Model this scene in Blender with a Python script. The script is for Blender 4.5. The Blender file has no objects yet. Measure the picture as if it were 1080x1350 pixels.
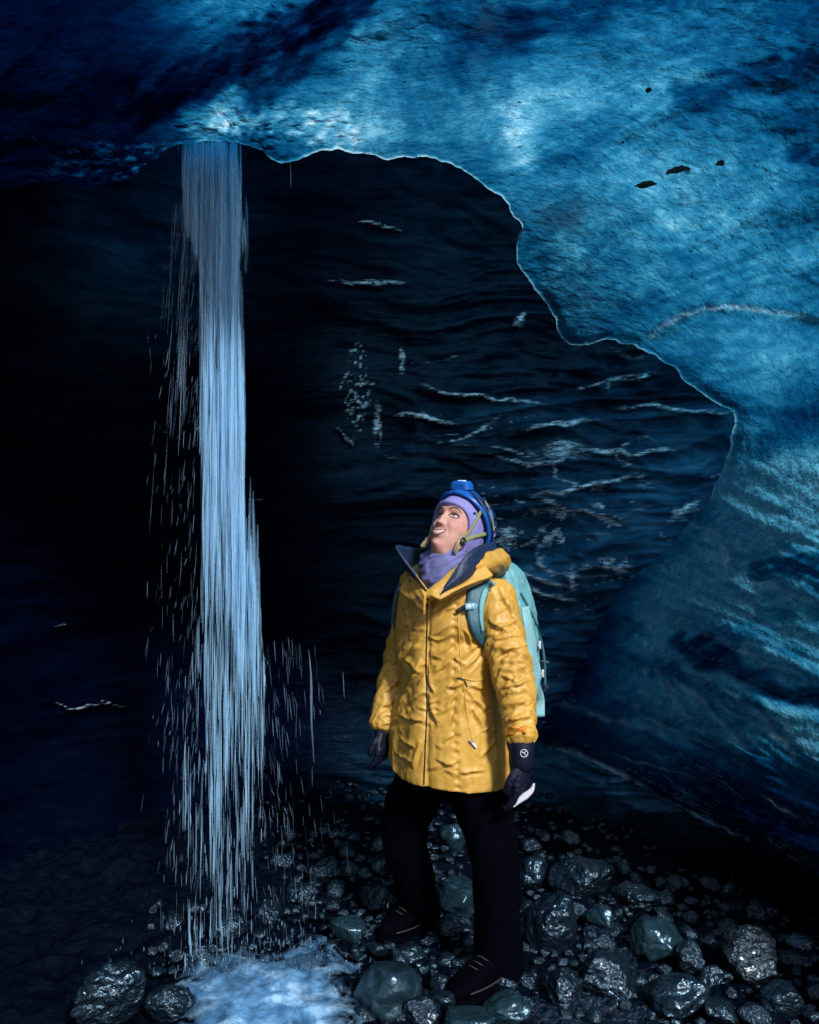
import bpy, math, random
import numpy as np
from mathutils import Vector, Matrix, Quaternion

random.seed(7)
RNG = np.random.RandomState(11)
SC = bpy.context.scene
COL = SC.collection
R = math.radians
CAMH, F = 1.55, 1260.0          # eye height, focal length in photo pixels


def P(px, py, Y):
    """World point that lies at distance Y ahead of the camera, seen at photo pixel px, py."""
    return np.array([(px - 540.0) / F * Y, Y, CAMH - (py - 675.0) / F * Y])


def pix(px, py, Y):
    return np.stack([(px - 540.0) / F * Y, Y, CAMH - (py - 675.0) / F * Y], -1)


def ground_Y(py, z=0.0):
    return F * (CAMH - z) / (py - 675.0)


# ------------------------------------------------------------------ noise
def _hash(ix, iy, iz, seed):
    h = (ix * 374761393 + iy * 668265263 + iz * 2147483647 + seed * 1274126177) & 0xFFFFFFFF
    h = ((h ^ (h >> 13)) * 1274126177) & 0xFFFFFFFF
    h = ((h ^ (h >> 16)) * 2246822519) & 0xFFFFFFFF
    return (h ^ (h >> 15)) & 0xFFFFFFFF


def noise(x, y, z=None, seed=0):
    x = np.asarray(x, float); y = np.asarray(y, float)
    z = np.zeros_like(x) + 0.37 if z is None else np.asarray(z, float)
    x, y, z = np.broadcast_arrays(x, y, z)
    ix, iy, iz = np.floor(x).astype(np.int64), np.floor(y).astype(np.int64), np.floor(z).astype(np.int64)
    fx, fy, fz = x - ix, y - iy, z - iz
    u, v, w = [t * t * t * (t * (t * 6 - 15) + 10) for t in (fx, fy, fz)]
    out = 0
    for dx in (0, 1):
        for dy in (0, 1):
            for dz in (0, 1):
                h = _hash(ix + dx, iy + dy, iz + dz, seed)
                a = (h & 1023) / 1023.0 * 2 * np.pi
                c = ((h >> 10) & 1023) / 1023.0 * 2 - 1
                s = np.sqrt(np.maximum(0, 1 - c * c))
                g = np.cos(a) * s * (fx - dx) + np.sin(a) * s * (fy - dy) + c * (fz - dz)
                out = out + g * (u if dx else 1 - u) * (v if dy else 1 - v) * (w if dz else 1 - w)
    return out * 1.6


def fbm(x, y, z=None, oct=4, seed=0, gain=0.5):
    out, a, f = 0, 1.0, 1.0
    for i in range(oct):
        out = out + a * noise(np.asarray(x) * f, np.asarray(y) * f, None if z is None else np.asarray(z) * f, seed + i * 17)
        a *= gain; f *= 2.03
    return out


def ridge(x, y, z=None, oct=3, seed=0, sharp=1.0):
    out, a, f = 0, 1.0, 1.0
    for i in range(oct):
        n = 1 - np.abs(noise(np.asarray(x) * f, np.asarray(y) * f, None if z is None else np.asarray(z) * f, seed + i * 31)) * 2.0
        out = out + a * np.sign(n) * np.abs(n) ** sharp
        a *= 0.45; f *= 2.1
    return out


def sstep(a, b, x):
    t = np.clip((np.asarray(x, float) - a) / (b - a), 0, 1)
    return t * t * (3 - 2 * t)


def tps(ctrl):
    """Thin-plate spline of inverse distance through (px, py, Y) points."""
    c = np.array(ctrl, float); p = c[:, :2] / 500.0; v = 1 / c[:, 2]
    n = len(p)
    d = np.linalg.norm(p[:, None] - p[None], axis=-1)
    K = np.where(d > 0, d * d * np.log(d + 1e-12), 0) + np.eye(n) * 1e-3
    Pm = np.hstack([np.ones((n, 1)), p])
    A = np.block([[K, Pm], [Pm.T, np.zeros((3, 3))]])
    s = np.linalg.solve(A, np.concatenate([v, np.zeros(3)]))

    def f(px, py):
        q = np.stack([px, py], -1) / 500.0
        out = s[n] + s[n + 1] * q[..., 0] + s[n + 2] * q[..., 1]
        for i in range(n):
            dd = np.hypot(q[..., 0] - p[i, 0], q[..., 1] - p[i, 1])
            out = out + s[i] * dd * dd * np.log(dd + 1e-12)
        return 1 / np.clip(out, 0.12, 0.75)
    return f


def seg_dist(px, py, pts):
    """Signed-side distance to a polyline: distance, side (negative above), position 0-1."""
    best = np.full(np.shape(px), 1e9); side = np.zeros(np.shape(px)); pos = np.zeros(np.shape(px))
    pts = np.array(pts, float); L = np.linalg.norm(np.diff(pts, axis=0), axis=1); cum = np.concatenate([[0], np.cumsum(L)])
    for i in range(len(pts) - 1):
        a, b = pts[i], pts[i + 1]; d = b - a
        t = np.clip(((px - a[0]) * d[0] + (py - a[1]) * d[1]) / (d @ d), 0, 1)
        qx, qy = px - a[0] - t * d[0], py - a[1] - t * d[1]
        dist = np.hypot(qx, qy); m = dist < best
        best = np.where(m, dist, best)
        side = np.where(m, (d[0] * qy - d[1] * qx) / L[i], side)
        pos = np.where(m, (cum[i] + t * L[i]) / cum[-1], pos)
    return best, side, pos


def smooth_curve(pts, n):
    """Catmull-Rom resample of points (any dimension) to n points, evenly by length."""
    p = np.array(pts, float); q = np.vstack([2 * p[0] - p[1], p, 2 * p[-1] - p[-2]])
    out = []
    for i in range(1, len(q) - 2):
        t = np.linspace(0, 1, 24, endpoint=False)[:, None]
        a, b, c, d = q[i - 1], q[i], q[i + 1], q[i + 2]
        out.append(0.5 * (2 * b + (c - a) * t + (2 * a - 5 * b + 4 * c - d) * t ** 2 + (3 * b - a - 3 * c + d) * t ** 3))
    out = np.vstack(out + [p[-1:]])
    L = np.concatenate([[0], np.cumsum(np.linalg.norm(np.diff(out, axis=0), axis=1))])
    s = np.linspace(0, L[-1], n)
    return np.stack([np.interp(s, L, out[:, k]) for k in range(out.shape[1])], -1)


# ------------------------------------------------------------------ mesh helpers
def new_mesh(name, V, Fc, smooth=True):
    me = bpy.data.meshes.new(name)
    V = np.asarray(V, np.float32)
    if isinstance(Fc, np.ndarray) and Fc.ndim == 2:
        k = Fc.shape[1]; n = len(Fc)
        me.vertices.add(len(V)); me.vertices.foreach_set('co', V.ravel())
        me.loops.add(n * k); me.loops.foreach_set('vertex_index', Fc.astype(np.int32).ravel())
        me.polygons.add(n); me.polygons.foreach_set('loop_start', np.arange(0, n * k, k, dtype=np.int32))
        me.update(calc_edges=True)
    else:
        me.from_pydata(V.tolist(), [], [list(map(int, f)) for f in Fc])
    me.validate(); me.update()
    me.polygons.foreach_set('use_smooth', np.full(len(me.polygons), smooth))
    return me


def link(name, me, mat, parent=None):
    o = bpy.data.objects.new(name, me); COL.objects.link(o)
    if mat is not None:
        me.materials.clear(); me.materials.append(mat)
    if parent is not None:
        o.parent = parent
    return o


def tag(o, label=None, cat=None, group=None, kind=None):
    if label: o['label'] = label
    if cat: o['category'] = cat
    if group: o['group'] = group
    if kind: o['kind'] = kind
    return o


def empty(name, loc):
    o = bpy.data.objects.new(name, None); COL.objects.link(o); o.location = loc
    o.empty_display_size = 0.1
    return o


def grid_faces(nr, nc, wrap=False):
    r = np.arange(nr - 1)[:, None]; c = np.arange(nc if wrap else nc - 1)[None]
    c2 = (c + 1) % nc
    return np.stack([r * nc + c, r * nc + c2, (r + 1) * nc + c2, (r + 1) * nc + c], -1).reshape(-1, 4)


class MB:
    """Collects pieces and builds them as one mesh object."""
    def __init__(s):
        s.V, s.F, s.n = [], [], 0

    def add(s, V, Fc):
        V = np.asarray(V, float)
        s.V.append(V); s.F += [[int(i) + s.n for i in f] for f in Fc]; s.n += len(V)
        return s

    def loft(s, rings, cap=True):
        rings = np.asarray(rings, float); nr, nc = rings.shape[:2]
        Fc = grid_faces(nr, nc, True).tolist()
        if cap:
            Fc.append(list(range(nc))[::-1]); Fc.append([(nr - 1) * nc + i for i in range(nc)])
        return s.add(rings.reshape(-1, 3), Fc)

    def tube(s, path, rad, seg=12, flat=1.0, up=None, smooth_n=None, wob=None, ends=True):
        path = np.array(path, float); rad = np.broadcast_to(np.array(rad, float), (len(path),))
        if smooth_n:
            pr = smooth_curve(np.hstack([path, rad[:, None]]), smooth_n); path, rad = pr[:, :3], pr[:, 3]
        n = len(path)
        T = np.gradient(path, axis=0); T /= np.linalg.norm(T, axis=1)[:, None] + 1e-9
        u = np.array(up if up is not None else ([0, 0, 1.0] if abs(T[0][2]) < 0.8 else [1.0, 0, 0]), float)
        rings = []; ang = np.linspace(0, 2 * np.pi, seg, endpoint=False)
        for i in range(n):
            if up is not None:
                u = np.array(up, float)
            u = u - T[i] * (u @ T[i]); u /= np.linalg.norm(u) + 1e-9
            w = np.cross(T[i], u)
            r = rad[i] * np.ones(seg)
            if wob is not None:
                r = r + wob(i / (n - 1), ang)
            rings.append(path[i] + (u[None] * np.cos(ang)[:, None] * flat + w[None] * np.sin(ang)[:, None]) * r[:, None])
        if ends:   # rounded ends
            e0 = [path[0] + (rings[0] - path[0]) * k - T[0] * rad[0] * h for k, h in ((0.35, 0.62), (0.75, 0.42))]
            e1 = [path[-1] + (rings[-1] - path[-1]) * k + T[-1] * rad[-1] * h for k, h in ((0.75, 0.42), (0.35, 0.62))]
            rings = e0 + rings + e1
        return s.loft(rings)

    def ball(s, c, r, seg=14):
        r = np.broadcast_to(np.array(r, float), (3,)); t = np.linspace(0.02, np.pi - 0.02, seg)
        a = np.linspace(0, 2 * np.pi, seg * 2, endpoint=False)
        rings = np.stack([np.sin(t)[:, None] * np.cos(a), np.sin(t)[:, None] * np.sin(a), np.cos(t)[:, None] + 0 * a], -1) * r
        return s.loft(rings + np.array(c))

    def slab(s, poly, thick, normal=None):
        """A polygon given thickness (n-gon both sides)."""
        poly = np.array(poly, float); n = len(poly)
        nn = np.cross(poly[1] - poly[0], poly[2] - poly[0]) if normal is None else np.array(normal, float)
        nn = nn / np.linalg.norm(nn) * thick / 2
        Fc = [list(range(n)), [n + i for i in range(n)][::-1]] + [[i, n + i, n + (i + 1) % n, (i + 1) % n] for i in range(n)]
        return s.add(np.vstack([poly - nn, poly + nn]), Fc)

    def arrays(s):
        return np.vstack(s.V), s.F

    def build(s, name, mat, parent=None, origin=(0, 0, 0), voxel=None, smooth=0, disp=None, smooth_shade=True, sub=0, bevel=0):
        V, Fc = s.arrays()
        me = new_mesh(name, V - np.array(origin), Fc, smooth_shade)
        if voxel or sub or bevel:
            t = bpy.data.objects.new('t', me); COL.objects.link(t)
            if bevel:
                m = t.modifiers.new('b', 'BEVEL'); m.width = bevel; m.segments = 2
            if sub:
                m = t.modifiers.new('s', 'SUBSURF'); m.levels = sub; m.render_levels = sub
            if voxel:
                m = t.modifiers.new('r', 'REMESH'); m.mode = 'VOXEL'; m.voxel_size = voxel; m.use_smooth_shade = True
            if smooth:
                m = t.modifiers.new('sm', 'SMOOTH'); m.factor = 0.5; m.iterations = smooth
            dg = bpy.context.evaluated_depsgraph_get()
            m2 = bpy.data.meshes.new_from_object(t.evaluated_get(dg))
            bpy.data.objects.remove(t); bpy.data.meshes.remove(me)
            me = m2; me.name = name
            me.polygons.foreach_set('use_smooth', np.full(len(me.polygons), smooth_shade))
        if disp is not None:
            n = len(me.vertices); co = np.empty(n * 3, np.float32); me.vertices.foreach_get('co', co); co = co.reshape(-1, 3)
            no = np.empty(n * 3, np.float32); me.vertex_normals.foreach_get('vector', no); no = no.reshape(-1, 3)
            co2 = co + no * disp(co + np.array(origin), no)[:, None]
            me.vertices.foreach_set('co', co2.astype(np.float32).ravel()); me.update()
        return link(name, me, mat, parent)


# ------------------------------------------------------------------ materials
class NT:
    def __init__(s, name):
        s.m = bpy.data.materials.new(name); s.m.use_nodes = True
        s.t = s.m.node_tree; s.t.nodes.clear()
        s.out = s.n('ShaderNodeOutputMaterial')
        s.geo = s.n('ShaderNodeNewGeometry')

    def n(s, typ, **kw):
        nd = s.t.nodes.new(typ)
        for k, v in kw.items():
            if k.startswith('i_'):
                key = k[2:].replace('_', ' ')
                nd.inputs[key].default_value = v
            else:
                setattr(nd, k, v)
        return nd

    def l(s, a, b):
        s.t.links.new(a, b); return s

    def coords(s, scale=(1, 1, 1), rot=(0, 0, 0)):
        tc = s.n('ShaderNodeTexCoord'); mp = s.n('ShaderNodeMapping')
        mp.inputs['Scale'].default_value = scale; mp.inputs['Rotation'].default_value = rot
        s.l(tc.outputs['Object'], mp.inputs['Vector']); return mp.outputs['Vector']

    def noise(s, vec, scale, detail=4, rough=0.55, dist=0.0):
        nd = s.n('ShaderNodeTexNoise'); nd.inputs['Scale'].default_value = scale; nd.inputs['Detail'].default_value = detail
        nd.inputs['Roughness'].default_value = rough; nd.inputs['Distortion'].default_value = dist
        s.l(vec, nd.inputs['Vector']); return nd.outputs['Fac']

    def ramp(s, fac, stops):
        nd = s.n('ShaderNodeValToRGB'); e = nd.color_ramp.elements
        while len(e) < len(stops):
            e.new(0.5)
        for k, (p, c) in enumerate(stops):
            e[k].position = p; e[k].color = (*c, 1) if not np.isscalar(c) else (c, c, c, 1)
        s.l(fac, nd.inputs['Fac']); return nd.outputs['Color']

    def math(s, op, a, b=None, c=None):
        nd = s.n('ShaderNodeMath', operation=op)
        for i, v in enumerate((a, b, c)):
            if v is None: continue
            if isinstance(v, (int, float)): nd.inputs[i].default_value = v
            else: s.l(v, nd.inputs[i])
        return nd.outputs[0]

    def bump(s, h, strength=0.3, dist=0.01, normal=None):
        nd = s.n('ShaderNodeBump'); nd.inputs['Strength'].default_value = strength; nd.inputs['Distance'].default_value = dist
        s.l(h, nd.inputs['Height'])
        if normal is not None: s.l(normal, nd.inputs['Normal'])
        return nd.outputs['Normal']

    def bsdf(s, color, rough=0.5, normal=None, **kw):
        b = s.n('ShaderNodeBsdfPrincipled')
        for key, v in (('Base Color', color), ('Roughness', rough)):
            if isinstance(v, (int, float)): b.inputs[key].default_value = v
            elif isinstance(v, tuple): b.inputs[key].default_value = (*v, 1)
            else: s.l(v, b.inputs[key])
        for k, v in kw.items():
            b.inputs[k.replace('_', ' ')].default_value = v
        if normal is not None: s.l(normal, b.inputs['Normal'])
        s.l(b.outputs[0], s.out.inputs['Surface']); return b


def cloth(name, col, rough=0.6, wscale=60, bstr=0.3, var=0.25, fine=900, **kw):
    t = NT(name); v = t.coords()
    n = t.noise(v, wscale, 5, 0.6)
    c0 = tuple(x * (1 - var) for x in col); c1 = tuple(min(1, x * (1 + var * 0.6)) for x in col)
    c = t.ramp(t.noise(v, 9, 4), [(0.3, c0), (0.7, c1)])
    b1 = t.bump(n, bstr, 0.006)
    b2 = t.bump(t.noise(v, fine, 2), 0.25, 0.001, b1)
    t.bsdf(c, rough, b2, **kw)
    return t.m


def plain(name, col, rough=0.4, **kw):
    t = NT(name); v = t.coords()
    c = t.ramp(t.noise(v, 40, 4), [(0.3, tuple(x * 0.8 for x in col)), (0.7, col)])
    t.bsdf(c, rough, t.bump(t.noise(v, 150, 3), 0.15, 0.002), **kw)
    return t.m


M = {}
M['jacket'] = cloth('jacket_cloth', (0.45, 0.235, 0.036), 0.5, 30, 0.15, 0.12, 1200, Specular_IOR_Level=0.4)
M['cuff'] = cloth('cuff_tab', (0.50, 0.17, 0.02), 0.45, 60, 0.3, 0.1)
M['navy'] = cloth('navy_lining', (0.006, 0.016, 0.045), 0.5, 70, 0.6, 0.3)
M['purple'] = cloth('lilac_knit', (0.17, 0.15, 0.35), 0.8, 120, 0.3, 0.15, 1500)
M['gaiter'] = cloth('grey_lilac_knit', (0.105, 0.10, 0.23), 0.8, 120, 0.3, 0.2, 1500)
M['black'] = cloth('black_cloth', (0.0002, 0.0003, 0.0016), 0.95, 40, 0.4, 0.3, Specular_IOR_Level=0.03)
M['glove'] = cloth('glove_cloth', (0.002, 0.003, 0.012), 0.6, 80, 0.4, 0.3, Specular_IOR_Level=0.2)
M['glove_skin'] = cloth('dim_glove', (0.03, 0.022, 0.03), 0.6, 80, 0.4, 0.3)
M['white'] = cloth('white_panel', (0.48, 0.44, 0.47), 0.6, 80, 0.3, 0.1)
M['teal'] = cloth('pack_cloth', (0.095, 0.25, 0.26), 0.55, 70, 0.45, 0.18)
M['teal_dark'] = cloth('strap_cloth', (0.02, 0.075, 0.095), 0.55, 90, 0.4, 0.2)
M['teal_pale'] = cloth('pack_panel', (0.19, 0.36, 0.36), 0.55, 70, 0.4, 0.15)
M['black_plastic'] = plain('black_plastic', (0.008, 0.01, 0.02), 0.35)
M['grey_plastic'] = plain('buckle_plastic', (0.12, 0.25, 0.35), 0.35)
M['metal'] = plain('zip_metal', (0.45, 0.45, 0.5), 0.3, Metallic=0.9)
M['helmet'] = plain('blue_shell', (0.006, 0.08, 0.33), 0.28)
M['helmet_dark'] = plain('dark_shell', (0.003, 0.009, 0.05), 0.4)
M['lens'] = plain('lamp_lens', (0.55, 0.7, 0.85), 0.08)
M['webbing'] = cloth('olive_webbing', (0.20, 0.20, 0.07), 0.6, 150, 0.3, 0.2)
M['hair'] = cloth('blonde_hair', (0.34, 0.24, 0.12), 0.45, 200, 0.8, 0.3)
M['brow'] = plain('brow_hair', (0.07, 0.04, 0.025), 0.7)
M['eye_white'] = plain('eye_white', (0.42, 0.40, 0.40), 0.15)
M['iris'] = plain('iris', (0.03, 0.03, 0.035), 0.1)
M['lip'] = plain('lip_skin', (0.34, 0.125, 0.115), 0.4)
M['teeth'] = plain('teeth', (0.6, 0.57, 0.54), 0.25)
M['mouth'] = plain('mouth_dark', (0.03, 0.008, 0.008), 0.5)
M['boot'] = plain('boot_leather', (0.0006, 0.0006, 0.0018), 0.9, Specular_IOR_Level=0.02)
M['lace'] = plain('lace', (0.012, 0.009, 0.008), 0.8)
t = NT('skin'); v = t.coords()
c = t.ramp(t.noise(v, 28, 4), [(0.3, (0.37, 0.165, 0.125)), (0.7, (0.44, 0.215, 0.165))])
t.bsdf(c, 0.58, t.bump(t.noise(v, 400, 3), 0.12, 0.001), Subsurface_Weight=0.2, Subsurface_Scale=0.01, Specular_IOR_Level=0.3)
M['skin'] = t.m


def ice_front_mat():
    """Glacier ice: light gets through it, weakened by the metres of ice (attribute) it has to cross."""
    t = NT('glacier_ice')
    at = t.n('ShaderNodeAttribute'); at.attribute_name = 'ice_depth'
    sd = t.n('ShaderNodeAttribute'); sd.attribute_name = 'silt'
    v = t.coords()
    va = t.coords((1.0, 1.6, 2.2), (0, 0, 0.5))
    vg = t.coords((0.8, 1.2, 3.0), (0, 0, 0.3))
    n1 = t.noise(va, 3.2, 6, 0.62, 0.6)
    n2 = t.noise(va, 14, 6, 0.65, 0.3)
    n3 = t.noise(v, 75, 4, 0.7)
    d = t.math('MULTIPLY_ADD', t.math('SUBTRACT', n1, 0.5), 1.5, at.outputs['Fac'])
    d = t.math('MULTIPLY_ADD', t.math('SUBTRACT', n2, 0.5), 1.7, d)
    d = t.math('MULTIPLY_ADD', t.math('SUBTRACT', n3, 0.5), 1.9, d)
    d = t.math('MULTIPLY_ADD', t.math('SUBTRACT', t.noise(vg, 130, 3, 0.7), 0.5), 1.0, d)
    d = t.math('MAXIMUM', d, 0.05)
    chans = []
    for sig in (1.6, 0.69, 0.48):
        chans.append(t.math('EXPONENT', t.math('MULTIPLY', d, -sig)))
    # embedded black specks of grit
    sp = t.noise(v, 55, 2, 0.5); spm = t.noise(va, 2.4, 3, 0.6)
    speck = t.math('MULTIPLY', t.math('GREATER_THAN', sp, 0.70), t.math('GREATER_THAN', spm, 0.52))
    keep = t.math('SUBTRACT', 1.0, t.math('MULTIPLY', speck, 0.85))
    cb = t.n('ShaderNodeCombineColor')
    for k in range(3):
        t.l(t.math('MULTIPLY', chans[k], keep), cb.inputs[k])
    silt = t.n('ShaderNodeMix', data_type='RGBA'); t.l(sd.outputs['Fac'], silt.inputs['Factor'])
    t.l(cb.outputs[0], silt.inputs['A']); silt.inputs['B'].default_value = (0.022, 0.055, 0.075, 1)
    fa_ = t.n('ShaderNodeAttribute'); fa_.attribute_name = 'edge_shine'  # mask of highlight lines painted into the ice colour
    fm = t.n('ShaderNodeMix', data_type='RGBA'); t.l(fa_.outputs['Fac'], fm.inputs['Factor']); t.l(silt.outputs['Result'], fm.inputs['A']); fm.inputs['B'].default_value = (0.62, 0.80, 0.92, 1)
    col = fm.outputs['Result']
    bmp = wet_n = t.bump(t.noise(va, 13, 3, 0.5, 0.4), 0.6, 0.03)
    bmp = t.bump(t.noise(vg, 36, 4, 0.6, 0.4), 0.4, 0.015, bmp)
    bmp = t.bump(t.noise(v, 80, 3, 0.6), 0.25, 0.005, bmp)
    tr = t.n('ShaderNodeBsdfTranslucent'); t.l(col, tr.inputs['Color']); t.l(bmp, tr.inputs['Normal'])
    df = t.n('ShaderNodeBsdfDiffuse'); t.l(col, df.inputs['Color']); t.l(bmp, df.inputs['Normal'])
    mx = t.n('ShaderNodeMixShader'); mx.inputs[0].default_value = 0.14
    t.l(tr.outputs[0], mx.inputs[1]); t.l(df.outputs[0], mx.inputs[2])
    gl = t.n('ShaderNodeBsdfGlossy'); gl.inputs['Roughness'].default_value = 0.09; t.l(wet_n, gl.inputs['Normal'])
    gl.inputs['Color'].default_value = (0.35, 0.66, 1, 1)
    fr = t.n('ShaderNodeFresnel'); fr.inputs['IOR'].default_value = 1.31; t.l(wet_n, fr.inputs['Normal'])
    m2 = t.n('ShaderNodeMixShader'); t.l(fr.outputs[0], m2.inputs[0]); t.l(mx.outputs[0], m2.inputs[1]); t.l(gl.outputs[0], m2.inputs[2])
    t.l(m2.outputs[0], t.out.inputs['Surface'])
    return t.m


def ice_back_mat():
    t = NT('dark_ice')
    at = t.n('ShaderNodeAttribute'); at.attribute_name = 'clear'
    v = t.coords(); vs = t.coords((1.0, 1.0, 4.5), (0, 0.12, 0))
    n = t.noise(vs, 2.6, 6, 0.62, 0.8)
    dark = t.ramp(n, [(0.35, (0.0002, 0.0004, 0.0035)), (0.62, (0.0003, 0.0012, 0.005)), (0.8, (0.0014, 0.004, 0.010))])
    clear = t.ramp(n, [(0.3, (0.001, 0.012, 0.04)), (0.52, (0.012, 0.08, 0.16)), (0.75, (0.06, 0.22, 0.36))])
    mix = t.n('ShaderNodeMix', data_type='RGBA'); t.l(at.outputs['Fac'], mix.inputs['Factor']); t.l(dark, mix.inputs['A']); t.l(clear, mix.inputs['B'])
    b1 = t.bump(t.noise(vs, 9, 6, 0.62, 0.6), 0.5, 0.03)
    b2 = t.bump(t.noise(v, 60, 4, 0.6), 0.3, 0.006, b1)
    rg = t.ramp(t.noise(vs, 5, 4), [(0.35, 0.16), (0.7, 0.34)])
    b = t.bsdf(mix.outputs['Result'], rg, b2, IOR=1.31)
    wt = t.n('ShaderNodeAttribute'); wt.attribute_name = 'wet'
    t.l(wt.outputs['Fac'], b.inputs['Specular IOR Level'])
    b.inputs['Specular Tint'].default_value = (0.35, 0.66, 1.0, 1)
    vn = t.n('ShaderNodeAttribute'); vn.attribute_name = 'glint_grit'  # pale wet glints painted into the base colour, plus grit specks
    vm = t.ramp(t.math('MULTIPLY', vn.outputs['Fac'], t.ramp(t.noise(vs, 22, 5, 0.65, 0.5), [(0.38, 0.1), (0.62, 1.3)])), [(0.12, 0.0), (0.9, 1.0)])
    mv = t.n('ShaderNodeMix', data_type='RGBA'); t.l(vm, mv.inputs['Factor']); t.l(mix.outputs['Result'], mv.inputs['A'])
    mv.inputs['B'].default_value = (0.70, 0.90, 1.0, 1); t.l(mv.outputs['Result'], b.inputs['Base Color'])
    return t.m


M['ice'] = ice_front_mat(); M['dark_ice'] = ice_back_mat()


def rock_mat(name, c0, c1, bscale, bstr, r0, r1, bdist=0.05, cscale=3.0):
    t = NT(name); v = t.coords(); oi = t.n('ShaderNodeObjectInfo')
    off = t.n('ShaderNodeVectorMath', operation='ADD'); t.l(v, off.inputs[0])
    sc = t.n('ShaderNodeVectorMath', operation='SCALE'); t.l(oi.outputs['Location'], sc.inputs[0]); sc.inputs['Scale'].default_value = 3.1
    t.l(sc.outputs[0], off.inputs[1]); v = off.outputs[0]
    c = t.ramp(t.noise(v, cscale, 8, 0.68), [(0.3, c0), (0.7, c1)])
    b1 = t.bump(t.noise(v, bscale, 3, 0.5, 0.5), bstr, bdist)
    b2 = t.bump(t.noise(v, bscale * 3, 3, 0.6), bstr * 0.3, bdist * 0.25, b1)
    t.bsdf(c, t.ramp(t.noise(v, 2.5, 4), [(0.35, r0), (0.65, r1)]), b2, Coat_Weight=0.15, Coat_Roughness=0.16, Specular_IOR_Level=0.75, Specular_Tint=(0.55, 0.82, 1.0, 1), Coat_Tint=(0.8, 0.92, 1.0, 1))
    return t.m


M['rock'] = rock_mat('wet_basalt', (0.0012, 0.003, 0.006), (0.006, 0.012, 0.017), 4.2, 0.36, 0.13, 0.34)
M['rock_rough'] = rock_mat('rough_basalt', (0.0012, 0.003, 0.006), (0.006, 0.011, 0.017), 5.0, 0.48, 0.12, 0.34)
M['rock_smooth'] = rock_mat('smooth_basalt', (0.004, 0.012, 0.017), (0.010, 0.024, 0.030), 3.2, 0.20, 0.17, 0.30)
M['rock_brown'] = rock_mat('brown_basalt', (0.004, 0.005, 0.006), (0.013, 0.013, 0.014), 5, 0.6, 0.22, 0.40)

M['rock_pebble'] = rock_mat('pebble_basalt', (0.001, 0.002, 0.005), (0.004, 0.007, 0.012), 60, 0.8, 0.22, 0.4, 0.01, 14)
for n_ in M['rock_pebble'].node_tree.nodes:
    if n_.type == 'BSDF_PRINCIPLED': n_.inputs['Coat Weight'].default_value = 0.0; n_.inputs['Specular IOR Level'].default_value = 0.4

t = NT('wet_gravel'); v = t.coords()
c = t.ramp(t.noise(v, 20, 6, 0.65), [(0.3, (0.0005, 0.001, 0.004)), (0.75, (0.002, 0.004, 0.009))])
b1 = t.bump(t.noise(v, 28, 6, 0.65, 0.4), 0.9, 0.03)
t.bsdf(c, t.ramp(t.noise(v, 11, 3), [(0.35, 0.25), (0.7, 0.45)]), t.bump(t.noise(v, 120, 3), 0.4, 0.006, b1), Specular_IOR_Level=0.05, Specular_Tint=(0.4, 0.7, 1.0, 1))
M['gravel'] = t.m

t = NT('stream_water'); v = t.coords()
va = t.coords((1, 1, 1), (0, 0, 0.5))
n = t.noise(va, 17, 6, 0.7, 1.0)
c = t.ramp(n, [(0.42, (0.001, 0.004, 0.010)), (0.60, (0.005, 0.016, 0.03)), (0.78, (0.07, 0.12, 0.17))])
t.bsdf(c, 0.2, t.bump(t.noise(va, 40, 4, 0.6, 0.8), 1.0, 0.03), IOR=1.33)
M['stream'] = t.m

t = NT('foam_water'); v = t.coords((1, 1, 1), (0, 0, 0.4))
n = t.noise(v, 6.5, 6, 0.6, 1.6)
c = t.ramp(n, [(0.34, (0.03, 0.10, 0.21)), (0.5, (0.10, 0.23, 0.38)), (0.68, (0.36, 0.55, 0.72))])
b = t.bsdf(c, 0.45, t.bump(t.noise(v, 22, 5, 0.6, 0.8), 0.25, 0.02))
ed = t.n('ShaderNodeAttribute'); ed.attribute_name = 'froth'
al = t.ramp(t.math('MULTIPLY_ADD', t.math('SUBTRACT', t.noise(v, 9, 6, 0.65, 1.0), 0.5), 1.9, ed.outputs['Fac']), [(0.22, 0.0), (0.92, 0.97)])
t.l(al, b.inputs['Alpha'])
M['foam'] = t.m


def fall_mat(name, col, alpha):
    t = NT(name); v = t.coords((1, 1, 0.05))
    df = t.n('ShaderNodeBsdfDiffuse'); df.inputs['Color'].default_value = (*col, 1)
    tr = t.n('ShaderNodeBsdfTranslucent'); tr.inputs['Color'].default_value = (*col, 1)
    mx = t.n('ShaderNodeMixShader'); mx.inputs[0].default_value = 0.45; t.l(df.outputs[0], mx.inputs[1]); t.l(tr.outputs[0], mx.inputs[2])
    gl = t.n('ShaderNodeBsdfGlossy'); gl.inputs['Roughness'].default_value = 0.15
    m1 = t.n('ShaderNodeMixShader'); m1.inputs[0].default_value = 0.06; t.l(mx.outputs[0], m1.inputs[1]); t.l(gl.outputs[0], m1.inputs[2])
    tp = t.n('ShaderNodeBsdfTransparent')
    m2 = t.n('ShaderNodeMixShader'); t.l(t.math('MULTIPLY', t.ramp(t.noise(v, 60, 2), [(0.38, 0.06), (0.66, 1.0)]), alpha), m2.inputs[0])
    t.l(tp.outputs[0], m2.inputs[1]); t.l(m1.outputs[0], m2.inputs[2]); t.l(m2.outputs[0], t.out.inputs['Surface'])
    return t.m


M['fall'] = fall_mat('falling_water', (0.46, 0.74, 0.95), 0.40)
M['veil'] = fall_mat('water_veil', (0.34, 0.60, 0.82), 0.24)
M['drop'] = fall_mat('water_drop', (0.26, 0.38, 0.52), 0.5)

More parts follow.
